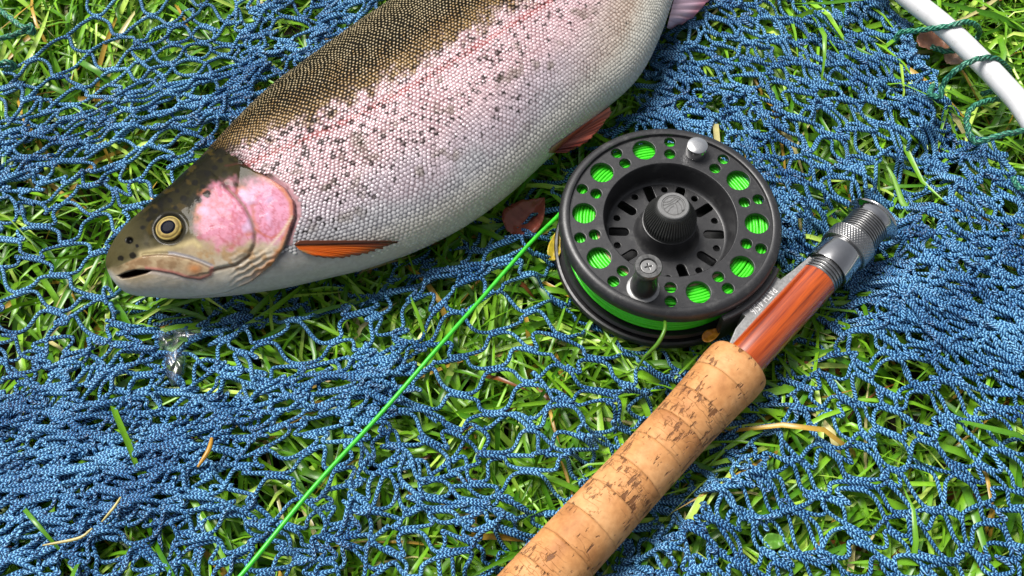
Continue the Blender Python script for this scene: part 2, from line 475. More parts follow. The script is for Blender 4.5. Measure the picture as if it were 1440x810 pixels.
# ------------------------------------------------------------------ grass
def build_grass():
    R = np.random.RandomState(11)
    n = 25000
    xy = np.stack([R.uniform(-0.42, 0.42, n), R.uniform(-0.30, 0.34, n)], -1)
    far = 3500                                               # thinner lawn carries on round the frame
    xy2 = np.stack([R.uniform(-0.9, 0.9, far), R.uniform(-0.7, 0.9, far)], -1)
    xy = np.vstack([xy, xy2]); n += far
    clump = vnoise(xy[:, 0] * 18, xy[:, 1] * 18, 5)
    az = 2 * math.pi * (vnoise(xy[:, 0] * 14, xy[:, 1] * 14, 9) * 1.6) + R.normal(0, 0.9, n)
    Ln = R.uniform(0.030, 0.085, n) * (0.8 + 0.4 * clump)
    wd = np.clip(R.normal(0.00094, 0.00033, n), 0.0005, 0.0022)
    hgt = R.uniform(0.005, 0.0185, n) * (0.8 + 0.45 * clump)
    up = R.rand(n) < 0.02
    hgt[up] *= 1.5
    fp = footprint(xy)
    hgt = np.where(fp > -0.02, hgt * 0.8, hgt)
    nt_ = 6
    t = np.linspace(0, 1, nt_)[None]
    bend = R.normal(0, 0.5, n)[:, None]
    ang = az[:, None] + bend * t
    step = Ln[:, None] / (nt_ - 1)
    cx = xy[:, 0:1] + np.cumsum(np.cos(ang) * step, 1); cy = xy[:, 1:2] + np.cumsum(np.sin(ang) * step, 1)
    pk = R.uniform(0.35, 0.8, n)[:, None]
    droop = R.uniform(0.0, 0.6, n)[:, None]
    cz = -0.014 + (hgt[:, None] + 0.014) * np.where(t < pk, 1 - (1 - t / pk) ** 2, 1 - droop * ((t - pk) / (1 - pk)) ** 2)
    # blades pressed down under the fish, the reel and the rod
    fpp = footprint(np.stack([cx.ravel(), cy.ravel()], -1)).reshape(cx.shape)
    lim = 0.011 + 0.9 * np.clip(-fpp, 0, 1) + np.where(fpp > 0, 0, 0.0)
    cz = np.minimum(cz, lim)
    tw = R.normal(0, 0.55, n)[:, None] + R.normal(0, 0.5, n)[:, None] * t
    sx, sy = -np.sin(ang), np.cos(ang)
    ww = wd[:, None] * np.minimum(1, (1.03 - t) * 2.6) ** 0.8
    rows = []
    for s, fold in ((-1, 0.35), (0, 0.0), (1, 0.35)):
        rows.append(np.stack([cx + sx * ww * s * np.cos(tw), cy + sy * ww * s * np.cos(tw), cz + ww * (s * np.sin(tw) + fold * abs(s))], -1))
    V = np.stack(rows, 2).reshape(-1, 3)                     # n, nt, 3
    base = np.arange(n)[:, None, None] * nt_ * 3
    i, j = np.meshgrid(np.arange(nt_ - 1), np.arange(2), indexing='ij')
    q = np.stack([i * 3 + j, i * 3 + j + 1, (i + 1) * 3 + j + 1, (i + 1) * 3 + j], -1).reshape(1, -1, 4)
    F = (base + q).reshape(-1, 4)
    h = R.rand(n)[:, None]
    g1, g2, g3 = s2l((66, 122, 20)), s2l((134, 190, 42)), s2l((200, 226, 108))
    col = g1 * (1 - h ** 1.4) + g2 * h ** 1.4
    lt = R.rand(n) < 0.16; col[lt] = g2 * (1 - h[lt]) + g3 * h[lt]
    dry = R.rand(n)
    m = dry < 0.025; col[m] = s2l((186, 150, 60))
    m = (dry > 0.025) & (dry < 0.04); col[m] = s2l((196, 186, 130))
    m = (dry > 0.04) & (dry < 0.05); col[m] = s2l((120, 70, 35))
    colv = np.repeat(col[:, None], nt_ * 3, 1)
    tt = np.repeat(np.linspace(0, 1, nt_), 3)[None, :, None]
    colv = colv * (1 - 0.10 * (1 - tt))                       # blades darker towards the root: shade of the gaps put into the colour
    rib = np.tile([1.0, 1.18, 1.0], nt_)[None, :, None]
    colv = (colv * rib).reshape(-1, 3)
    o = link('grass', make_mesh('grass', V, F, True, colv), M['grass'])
    tag(o, 'lush wet green lawn grass under and around the net', 'grass', kind='stuff')
build_grass()

# ------------------------------------------------------------------ landing net: hoop, lashings, netting
HZ = 0.034
net = empty('landing_net', tuple(U(1368, 75, 0.0)), 'crumpled blue mesh landing net with white tubular hoop and green lashing cord', 'landing net')
NETI = net.matrix_basis.inverted()
NLOC = np.array(net.location)
hoop_px = [(700, 1480), (-100, 1300), (-290, 700), (-260, 200), (-140, -80), (200, -240), (700, -290), (1050, -165), (1200, -66), (1282, 0),
           (1328, 37), (1368, 75), (1408, 116), (1446, 163), (1515, 290), (1570, 500), (1560, 900), (1400, 1300), (700, 1480)]
hp = spline([U(x, y, HZ) for x, y in hoop_px], 420)
Vh, Fh = tube(hp - NLOC, 0.0050, 20)
link('hoop_frame', make_mesh('hoop_frame', Vh, Fh), M['white'], net)

def rope_mod(ph, s): return 1 + 0.20 * np.cos(3 * ph - s * 2 * math.pi / 0.0052)
def rope(path, r, name):
    V, F = tube(path - NLOC, r, 12, rope_mod)
    me = make_mesh(name, V, F)
    l = me.uv_layers.new(name='UVMap')
    npth = len(path); idx = np.empty(len(me.loops), np.int32); me.loops.foreach_get('vertex_index', idx)
    s = np.r_[0, np.cumsum(np.linalg.norm(np.diff(path, axis=0), axis=1))] * 1000
    ring = np.minimum(idx // 12, npth - 1)
    uv = np.stack([(idx % 12) / 12.0, s[ring]], -1).astype(np.float32)
    l.data.foreach_set('uv', uv.ravel())
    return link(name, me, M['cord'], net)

def lash(pts):
    """cord through points given as (photo x, photo y, height)"""
    w_ = np.array([U(x, y, z) for x, y, z in pts])
    n = int(np.sum(np.linalg.norm(np.diff(w_, axis=0), axis=1)) / 0.0005)
    return rope(spline(w_, max(n, 20)), 0.00125, 'lashing_cord')

T0 = HZ + 0.0062
lash([(1258, 60, .018), (1266, 46, .024), (1290, 43, .030), (1318, 39, .036), (1338, 36, T0 - .001), (1356, 31, T0), (1371, 35, HZ + .002), (1377, 47, .026), (1366, 62, .022), (1336, 72, .024), (1310, 66, .02)])
lash([(1312, 120, .020), (1308, 132, .026), (1322, 136, .029), (1325, 122, .031), (1331, 112, .034), (1343, 100, .038), (1362, 88, T0), (1380, 82, T0), (1398, 82, T0 - .001), (1412, 91, HZ), (1419, 104, .026), (1406, 125, .021), (1380, 132, .02)])
lash([(1408, 139, .024), (1385, 143, .028), (1368, 151, .031), (1360, 166, .032), (1363, 186, .032), (1372, 200, .031), (1388, 196, .034), (1412, 189, .036), (1440, 184, T0 - .001), (1462, 178, T0), (1476, 186, HZ), (1480, 204, .024), (1460, 224, .02)])
lash([(1425, 250, .026), (1432, 262, .028), (1448, 266, .031), (1470, 258, .036), (1494, 248, T0), (1512, 250, HZ), (1516, 270, .024)])
lash([(-140, -70, T0), (-90, -36, .034), (-30, -6, .028), (10, 22, .027), (32, 38, .029), (44, 36, .031), (46, 46, .029), (34, 44, .027), (10, 52, .026), (-40, 60, .026), (-120, 90, .03)])
lash([(-160, 76, .03), (-60, 84, .028), (-10, 90, .027), (12, 87, .029), (20, 94, .026), (8, 98, .024)])

BUNCH = [  # folds the net is gathered into: photo points, pull, reach (px)
    ([(-120, 235), (0, 200), (90, 185), (170, 165), (300, 112), (430, 68), (560, -20), (640, -90)], 0.74, 70),
    ([(-120, 260), (0, 265), (120, 245), (230, 215), (330, 150)], 0.45, 45),
    ([(-120, 880), (0, 770), (120, 690), (280, 650), (420, 590), (520, 555)], 0.62, 120),
    ([(-100, 620), (60, 570), (160, 500), (230, 450), (300, 440)], 0.50, 90),
    ([(100, 720), (300, 610), (440, 560), (600, 520), (760, 500)], 0.35, 60),
    ([(240, 480), (360, 455), (480, 412), (580, 390), (700, 372), (800, 355)], 0.70, 42),
    ([(1080, 340), (1180, 390), (1260, 430), (1340, 470), (1440, 525), (1600, 620)], 0.80, 75),
    ([(1000, 250), (1130, 290), (1280, 350), (1440, 410), (1600, 470)], 0.45, 70),
    ([(880, 780), (980, 680), (1080, 600), (1180, 550), (1300, 560)], 0.40, 70),
    ([(890, 190), (930, 90), (990, 0), (1040, -100)], 0.40, 60),
    ([(960, 130), (1100, 100), (1250, 140), (1400, 260)], 0.25, 90),
    ([(360, 760), (520, 740), (680, 720), (860, 700)], 0.25, 70)]
OPEN = [(110, 60, 0.7, 190), (1300, 720, 0.45, 200), (720, 560, 0.35, 160), (430, 470, 0.3, 90)]     # places where the meshes lie open
EDGE = [(1172, -180), (1252, -38), (1282, 28), (1330, 110), (1386, 184), (1460, 258), (1580, 402)]    # selvedge below the hoop
TOPL = [(-200, 60), (0, 92), (38, 48), (70, 4), (110, -80)]

def net_layer(seed, rot, sx, sy, L0, region=None, jitter=0.12, offs=(0, 0), pull=1.0, anchor=0.12, twist=0.32):
    R = np.random.RandomState(seed)
    nx, ny = int(1.5 / sx), int(2 * 1.3 / sy)
    i, j = np.meshgrid(np.arange(nx), np.arange(ny), indexing='ij')
    p = np.stack([(i + 0.5 * (j % 2) - nx / 2) * sx, (j - ny / 2) * sy / 2], -1)
    p = p + R.normal(0, 1, p.shape) * np.array([sx, sy]) * jitter
    c, s = math.cos(rot), math.sin(rot)
    p = p @ np.array([[c, s], [-s, c]]) + np.array(offs)
    kid = np.arange(nx * ny).reshape(nx, ny)
    a = kid[:, :-1]; jj = j[:, :-1]
    e1 = np.stack([a, kid[:, 1:]], -1)                        # same i
    i2 = np.where(jj % 2 == 0, i[:, :-1] - 1, i[:, :-1] + 1)
    ok = (i2 >= 0) & (i2 < nx)
    e2 = np.stack([a, kid[np.clip(i2, 0, nx - 1), j[:, 1:]]], -1)[ok]
    E = np.vstack([e1.reshape(-1, 2), e2])
    K = p.reshape(-1, 2)
    # keep what the place needs, then gather into folds
    q = P(np.column_stack([K, np.full(len(K), 0.02)]))
    xs_ = np.linspace(-800, 2200, 300); gsl = np.cumsum(-0.20 + 0.62 * sm(520, 1120, xs_)) * (xs_[1] - xs_[0]); gsl -= np.interp(720, xs_, gsl)
    q[:, 1] += np.interp(q[:, 0], xs_, gsl)
    for cx, cy, amt, rr_ in OPEN:
        d = q - [cx, cy]; q = q + d * (amt * np.exp(-(np.hypot(d[:, 0], d[:, 1]) / rr_) ** 2))[:, None]
    for pts, st, reach in BUNCH:
        pts = np.array(pts, float)
        best = np.full(len(q), 1e9); near = np.zeros_like(q)
        for u, v in zip(pts[:-1], pts[1:]):
            ee = v - u; t = np.clip(((q - u) @ ee) / (ee @ ee), 0, 1); r = u + t[:, None] * ee; d = np.hypot(*(q - r).T)
            m = d < best; best[m] = d[m]; near[m] = r[m]
        wgt = st * pull * np.exp(-(best / (reach * 1.5)) ** 2)
        q = q + (near - q) * wgt[:, None]
    q += np.stack([fbm(q[:, 0] / 70, q[:, 1] / 70, seed) - 0.5, fbm(q[:, 0] / 70, q[:, 1] / 70, seed + 5) - 0.5], -1) * 70
    keep = (q[:, 0] > -170) & (q[:, 0] < 1620) & (q[:, 1] > -190) & (q[:, 1] < 980)
    dE, _ = polydist(q, EDGE); keep &= ~((dE < 0) & (q[:, 0] > 1000))
    dT, _ = polydist(q, TOPL); keep &= ~((dT < 0) & (q[:, 0] < 150) & (q[:, 1] < 120))
    if region is not None: keep &= region(q, R)
    K = U(q[:, 0], q[:, 1], 0.02)[:, :2]
    E = E[keep[E[:, 0]] & keep[E[:, 1]]]
    used = np.unique(E); mp = -np.ones(len(K), int); mp[used] = np.arange(len(used)); E = mp[E]; K = K[used]
    # knots settle so that no bar is overstretched
    K0 = K.copy(); cnt = np.maximum(np.bincount(E.ravel(), minlength=len(K)), 1)[:, None].astype(float)
    Lb = L0 * R.uniform(0.88, 1.14, len(E))
    for it in range(80):
        d = K[E[:, 1]] - K[E[:, 0]]; ln = np.linalg.norm(d, axis=1) + 1e-9
        over = np.clip(ln - 0.93 * Lb, 0, None); cor = d * (0.5 * over / ln)[:, None]
        acc = np.zeros_like(K); np.add.at(acc, E[:, 0], cor); np.add.at(acc, E[:, 1], -cor)
        K = K + acc / cnt * 1.6 + 0.01 * (K0 - K)
    # two cords run side by side through every junction and bow out between junctions with their slack
    d = K[E[:, 1]] - K[E[:, 0]]; dn = d / (np.linalg.norm(d, axis=1)[:, None] + 1e-9)
    tan = np.zeros_like(K); np.add.at(tan, E[:, 0], dn); np.add.at(tan, E[:, 1], dn); tan /= np.linalg.norm(tan, axis=1)[:, None] + 1e-9
    ra = R.normal(0, twist, len(K)); tan = np.stack([tan[:, 0] * np.cos(ra) - tan[:, 1] * np.sin(ra), tan[:, 0] * np.sin(ra) + tan[:, 1] * np.cos(ra)], -1)
    A_, B_ = K[E[:, 0]], K[E[:, 1]]; TA, TB = tan[E[:, 0]], tan[E[:, 1]]
    sA = np.sign(dn[:, 0] * TA[:, 1] - dn[:, 1] * TA[:, 0])[:, None]; sB = np.sign(dn[:, 0] * TB[:, 1] - dn[:, 1] * TB[:, 0])[:, None]
    A_ = A_ + np.stack([TA[:, 1], -TA[:, 0]], -1) * sA * 0.0006; B_ = B_ - np.stack([TB[:, 1], -TB[:, 0]], -1) * sB * 0.0006
    m = 25; t = np.linspace(0, 1, m)[None, :, None]
    h00, h10, h01, h11 = 2 * t ** 3 - 3 * t ** 2 + 1, t ** 3 - 2 * t ** 2 + t, -2 * t ** 3 + 3 * t ** 2, t ** 3 - t ** 2
    asym = R.uniform(0.6, 1.5, len(E))[:, None, None]
    nb_ = np.stack([-dn[:, 1], dn[:, 0]], -1)[:, None] * R.normal(0, 0.0011, len(E))[:, None, None] * np.sin(math.pi * t) ** 2
    curve = lambda mg: h00 * A_[:, None] + h01 * B_[:, None] + h10 * TA[:, None] * mg * asym + h11 * TB[:, None] * mg / asym + nb_
    lo, hi = np.full((len(E), 1, 1), 0.002), np.full((len(E), 1, 1), 0.060)
    for it in range(18):
        mid_ = (lo + hi) / 2; ln = np.linalg.norm(np.diff(curve(mid_), axis=1), axis=2).sum(1)
        big = (ln > Lb)[:, None, None]; hi = np.where(big, mid_, hi); lo = np.where(big, lo, mid_)
    S = curve(np.maximum(lo, 0.004))
    return K, E, S

def reg_dense(q, R):
    """where the second sheet of the bag lies: right of the reel, bottom left, along the top left fold"""
    x, y = q[:, 0], q[:, 1]
    d = np.zeros(len(q))
    d = np.maximum(d, sm(860, 940, x) * sm(520, 400, y - (x - 1100) * 0.25))
    d = np.maximum(d, sm(420, 250, x + (700 - y) * 0.6) * sm(440, 520, y))
    d = np.maximum(d, sm(620, 760, y + (x < 700) * 0 - (x - 400) * 0.1) * sm(640, 480, x))
    d = np.maximum(d, 0.95 * sm(860, 960, x) * sm(420, 560, y) * sm(760, 600, y + (x - 1100) * 0.35))
    d = np.maximum(d, 0.60 * sm(430, 520, y))
    d = np.maximum(d, 0.55 * sm(150, 90, np.abs(y - 170 + x * 0.3)) * sm(560, 500, x))
    return fbm(x / 60, y / 60, 21) * 0.6 + 0.2 < d

def reg_right(q, R):
    """folds where the sheet is drawn out into close parallel cords"""
    x, y = q[:, 0], q[:, 1]
    d = sm(1120, 1200, x) * sm(105, 70, np.abs(y - (405 + (x - 1180) * 0.45)))
    d = np.maximum(d, sm(360, 240, x) * sm(130, 90, np.abs(y - (715 - x * 0.36))))
    d = np.maximum(d, 0.9 * sm(640, 560, x) * sm(150, 220, x) * sm(34, 18, np.abs(y - (590 - (x - 250) * 0.30))))
    d = np.maximum(d, sm(420, 380, x) * sm(26, 14, np.abs(y - (205 - x * 0.33))))
    d = np.maximum(d, sm(440, 500, x) * sm(760, 720, x) * sm(20, 10, np.abs(y - (412 - (x - 480) * 0.18))))
    return d > 0.45

def reg_top(q, R):
    """third sheet: the thick of the bag between the fish, the reel and the hoop, and under the bunch at the bottom left"""
    x, y = q[:, 0], q[:, 1]
    return ((x > 880) & (y < 330 + (x - 1000) * 0.35) & (fbm(x / 80, y / 80, 44) > 0.46)) | ((x < 330) & (y > 540 - x * 0.1) & (y < 1000))

def build_netting():
    R = np.random.RandomState(5)
    layers = [net_layer(3, rad(-90), 0.0152, 0.0220, 0.0180),
              net_layer(8, rad(-96), 0.0155, 0.0210, 0.0180, reg_dense, offs=(0.007, 0.004), pull=0.85),
              net_layer(13, rad(-88), 0.0085, 0.0330, 0.0186, reg_right, jitter=0.05, offs=(0.003, 0.009), pull=0.45, twist=0.12),
              net_layer(21, rad(-84), 0.0155, 0.0205, 0.0180, reg_top, offs=(0.011, 0.006), pull=0.6)]
    hm_n = 1000; X0, Y0, cell = -0.5, -0.45, 0.001
    gx_, gy_ = np.meshgrid(X0 + cell * np.arange(hm_n), Y0 + cell * np.arange(hm_n), indexing='ij')
    base = 0.0155 + 0.009 * fbm(gx_ * 22, gy_ * 22, 31)
    fp = footprint(np.stack([gx_.ravel(), gy_.ravel()], -1)).reshape(gx_.shape)
    base = np.where(fp > -0.012, np.minimum(base, 0.0085 + 0.5 * np.clip(-fp, 0, 1)), base)
    hm = base.copy()
    ns = 31; ts = np.linspace(0, 1, ns); allp = []
    rad_ = 0.00084
    order_layers = [3, 1, 2, 0]
    for li in order_layers:
        K, E, S = layers[li]
        kz = np.full(len(K), np.nan)
        m = S.shape[1]
        # resample every bar smoothly
        u = ts * (m - 1); k0 = np.clip(u.astype(int), 0, m - 2); f = (u - k0)[None, :, None]
        g_ = lambda o: S[:, np.clip(k0 + o, 0, m - 1)]
        a, b, c, d = g_(-1), g_(0), g_(1), g_(2)
        Q = 0.5 * (2 * b + (-a + c) * f + (2 * a - 5 * b + 4 * c - d) * f ** 2 + (-a + 3 * b - 3 * c + d) * f ** 3)
        Z = np.zeros(Q.shape[:2])
        ker = np.array([1, 2, 3, 4, 3, 2, 1]) / 16.0
        for e in R.permutation(len(E)):
            xy = Q[e]
            ix = np.clip(((xy[:, 0] - X0) / cell).astype(int), 2, hm_n - 3); iy = np.clip(((xy[:, 1] - Y0) / cell).astype(int), 2, hm_n - 3)
            h = np.maximum(np.maximum(hm[ix, iy], hm[ix - 1, iy]), np.maximum(hm[ix, iy - 1], hm[ix + 1, iy + 1]))
            b0 = base[ix, iy]
            z = b0 + 0.013 * (1 - np.exp(-(h - b0) / 0.013)) + rad_ * 0.75
            for _ in range(2): z = np.convolve(np.pad(z, 3, 'edge'), ker, 'valid')
            for end, kk in ((0, E[e, 0]), (-1, E[e, 1])):
                if np.isnan(kz[kk]): kz[kk] = z[end]
                wgt = np.exp(-((ts - (0 if end == 0 else 1)) / 0.16) ** 2)
                z = z + (kz[kk] - z[end]) * wgt
            Z[e] = z
            zz = z + rad_ * 0.7
            for ox, oy in ((0, 0), (1, 0), (0, 1), (-1, 0), (0, -1)):
                np.maximum.at(hm, (ix + ox, iy + oy), zz)
        allp.append(np.dstack([Q, Z]))
    A = np.concatenate(allp)                                    # bars, samples, xyz
    mid = P(A[:, ns // 2])
    # leave out what lies well under the fish, reel and rod, where nothing of it can be seen
    fpm = footprint(A[:, ns // 2, :2]); A = A[fpm < 0.016]
    T = np.gradient(A, axis=1); T /= np.linalg.norm(T, axis=2, keepdims=True) + 1e-12
    side = np.stack([T[..., 1], -T[..., 0], np.zeros(T.shape[:2])], -1); side /= np.linalg.norm(side, axis=2, keepdims=True) + 1e-9
    up = np.cross(side, T)
    nb = len(A); nph = 6
    ph = np.linspace(0, 2 * math.pi, nph, endpoint=False)
    s_mm = np.concatenate([np.zeros((nb, 1)), np.cumsum(np.linalg.norm(np.diff(A, axis=1), axis=2), 1)], 1) * 1000
    s_mm = s_mm + R.uniform(0, 5, (nb, 1))
    rr = rad_ * R.uniform(0.9, 1.08, (nb, 1)) * (1 + 0.28 * (np.exp(-(ts / 0.10) ** 2) + np.exp(-((1 - ts) / 0.10) ** 2)))[None]
    rr = rr[..., None] * (1 + 0.035 * np.sin(2 * ph + 0.6)[None, None] * np.sin(s_mm * 2 * math.pi / 1.8)[..., None])
    V = A[:, :, None] + side[:, :, None] * (np.cos(ph)[None, None, :, None] * rr[..., None]) + up[:, :, None] * (np.sin(ph)[None, None, :, None] * rr[..., None])
    q = gridfaces(ns, nph, True)
    F = (np.arange(nb)[:, None, None] * ns * nph + q[None]).reshape(-1, 4)
    ri, ci = q // nph, q % nph
    cu = ci / nph; cu = np.where((ci == 0) & ((np.arange(4) == 1) | (np.arange(4) == 2))[None], 1.0, cu)
    uv = np.stack([np.broadcast_to(cu[None], (nb,) + cu.shape), s_mm[:, ri]], -1).reshape(-1, 2)
    me = make_mesh('netting', V.reshape(-1, 3) - NLOC, F, True, uv=uv)
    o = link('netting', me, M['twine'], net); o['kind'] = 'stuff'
    print('netting bars', nb, 'tris', len(F) * 2)
build_netting()

# ------------------------------------------------------------------ trout
ALB = 0.76
GILL = [(318, 234), (338, 233), (354, 238), (382, 252), (402, 266), (414, 285), (415, 305), (408, 325), (399, 350), (382, 373), (354, 393), (317, 409), (270, 418)]
PREOP = [(319, 264), (334, 279), (345, 292), (354, 311), (359, 326), (359, 343), (351, 359), (331, 373), (300, 380)]
LATERAL = [(330, 238), (398, 209), (469, 179), (522, 152.6), (587, 117), (664, 70), (775, 0), (860, -56), (940, -130), (1000, -190)]
MAX_TOP = [(172, 372), (186, 366), (201, 360), (222, 358), (244, 359), (266, 364), (283, 370), (298, 376)]
MAX_LOW = [(166, 386), (180, 381), (200, 378), (222, 380), (244, 384), (264, 390), (282, 392), (297, 386), (300, 378)]
MOUTH = [(165, 388), (174, 384), (190, 379), (214, 380), (206, 385), (192, 389), (180, 392), (170, 393)]
HEADPOLY = [(100, 300), (180, 250), (262, 205), (290, 208), (312, 209), (334, 224)] + GILL[2:] + [(230, 440), (100, 440)]
BH = [0.0022, 0.0062, 0.0092, 0.0125, 0.0152, 0.0176, 0.0196, 0.0214, 0.0230, 0.0242, 0.0250, 0.0254, 0.0254, 0.0248, 0.0236, 0.0214, 0.0186, 0.0150, 0.0108, 0.0070]   # half thickness at the stations of DB
EYE_C, EYE_R = (238.5, 322.0), 19.0
HSPOT = [(170, 363, 3.6), (187, 359, 4.0), (209, 308, 2.8), (201, 320, 2.6), (226, 287, 2.8), (239, 282, 3.0), (274, 257, 4.0), (292, 244, 4.2), (258, 279, 4.0),
         (279, 281, 4.6), (291, 273, 5.0), (302, 236, 3.5), (286, 263, 3.0), (249, 268, 2.6), (263, 250, 2.4), (218, 297, 2.5), (310, 226, 3.0), (246, 292, 2.3)]

def mixc(a, b, t): return a * (1 - t[:, None]) + b * t[:, None]

def body_fields(q):
    dl, _ = polydist(q, LATERAL)
    db, _ = polydist(q, DB[:, 2:4]); dd, _ = polydist(q, DB[:, 0:2])
    return dl, np.abs(db), np.abs(dd)

def worley_marks(x, y, cell=10.5):
    """small dark marks scattered unevenly: 1 at a mark's middle, falling off over a few pixels"""
    gx_, gy_ = np.floor(x / cell).astype(int), np.floor(y / cell).astype(int); out = np.zeros(len(x))
    for ox in (-1, 0, 1):
        for oy in (-1, 0, 1):
            i, j = gx_ + ox, gy_ + oy
            h1, h2, h3 = _tab[i & 255, j & 255], _tab[(i + 91) & 255, (j + 37) & 255], _tab[(i + 13) & 255, (j + 151) & 255]
            d = np.hypot(x - (i + h1) * cell, y - (j + h2) * cell)
            out = np.maximum(out, np.exp(-(d / (2.6 + 2.2 * h3)) ** 2) * (0.45 + 0.75 * h3))
    return out

def paint_body(q):
    """colour of a scale's centre and of its rim at photo place q"""
    dl, db, dd = body_fields(q)
    x, y = q[:, 0], q[:, 1]
    n1, n2 = fbm(x / 14, y / 14, 2), fbm(x / 45, y / 45, 4)
    n0 = vnoise(x / 2.5, y / 2.5, 8)
    dl_ = dl + (n1 - 0.5) * 40 + (n0 - 0.5) * 18
    low = np.clip(dl / (dl + db + 1e-3), 0, 1)              # 0 at the lateral line, 1 at the belly
    low_ = np.clip(low + (n2 - 0.5) * 0.22, 0, 1)
    cream, gold = s2l((226, 205, 160)), s2l((206, 166, 104))
    pink, lav, silv, white = s2l((226, 198, 204)), s2l((204, 192, 202)), s2l((196, 196, 200)), s2l((226, 224, 214))
    c = mixc(np.broadcast_to(cream, (len(q), 3)), np.broadcast_to(gold, (len(q), 3)), sm(-88, -45, dl_))
    c = mixc(c, np.broadcast_to(s2l((150, 126, 104)), c.shape), sm(-38, -26, dl_) * 0.6)
    c = mixc(c, np.broadcast_to(pink, c.shape), sm(-36, -10, dl_))
    c = mixc(c, np.broadcast_to(lav, c.shape), sm(0.25, 0.55, low_) * (dl > 0))
    c = mixc(c, np.broadcast_to(silv, c.shape), sm(0.5, 0.75, low_) * (dl > 0))
    tailward = sm(760, 900, x) * sm(0.1, 0.5, low_) * (dl > 0)
    c = mixc(c, np.broadcast_to(s2l((206, 188, 164)), c.shape), tailward * 0.75 * sm(0.95, 0.8, low_))
    c = mixc(c, np.broadcast_to(white, c.shape), sm(62, 26, db) * (dl > 20))
    c = mixc(c, np.broadcast_to(s2l((196, 84, 70)), c.shape), np.exp(-(dl / 3.0) ** 2) * 0.32 * (0.5 + 0.8 * n0))
    c = c * (0.72 + 0.45 * n0)[:, None]
    # rims
    r = np.broadcast_to(s2l((22, 20, 12)), c.shape)
    r = mixc(r, np.broadcast_to(s2l((46, 34, 24)), c.shape), sm(-60, -30, dl_))
    r = mixc(r, np.broadcast_to(s2l((174, 136, 142)), c.shape), sm(-32, -10, dl_))
    r = mixc(r, np.broadcast_to(s2l((152, 136, 144)), c.shape), sm(0.15, 0.5, low_) * (dl > 0))
    r = mixc(r, np.broadcast_to(s2l((140, 140, 146)), c.shape), sm(0.5, 0.8, low_) * (dl > 0))
    r = mixc(r, np.broadcast_to(s2l((150, 126, 100)), c.shape), tailward * 0.7)
    r = mixc(r, np.broadcast_to(s2l((214, 212, 202)), c.shape), sm(55, 20, db) * (dl > 20))
    r = mixc(r, np.broadcast_to(s2l((150, 42, 32)), c.shape), np.exp(-(dl / 5.5) ** 2) * 0.8)
    # black marks between the scales, thickest round the band, thinning out to the belly and the tail
    sp = worley_marks(x + 3 * vnoise(x / 3, y / 3, 71), y + 3 * vnoise(x / 3, y / 3, 72)) * (0.62 + 0.75 * fbm(x / 55, y / 55, 73))
    thr = 0.42 + 0.02 * (dl < 0) + 0.16 * sm(0.2, 0.5, low) + 0.9 * sm(0.5, 0.85, low) + 0.25 * sm(680, 860, x) - 0.12 * sm(560, 400, x)
    mark = sm(thr, thr + 0.15, sp) * (dl > -25)
    mark = np.maximum(mark, sm(0.3, 0.5, sp) * (dl_ < -18) * (dl_ > -70) * 0.9)
    smoke = sm(0.62, 0.8, fbm(x / 22, y / 22, 52)) * (dl > 10) * sm(0.9, 0.5, low)
    r = mixc(r, np.broadcast_to(s2l((22, 18, 14)), c.shape), mark * 0.95)
    c = mixc(c, np.broadcast_to(s2l((120, 112, 92)), c.shape), smoke * 0.6)
    r = mixc(r, np.broadcast_to(s2l((72, 66, 48)), c.shape), smoke * 0.6)
    c = mixc(c, np.broadcast_to(s2l((60, 48, 40)), c.shape), sm(thr + 0.40, thr + 0.6, sp) * (dl > -25) * 0.75)
    return c, r

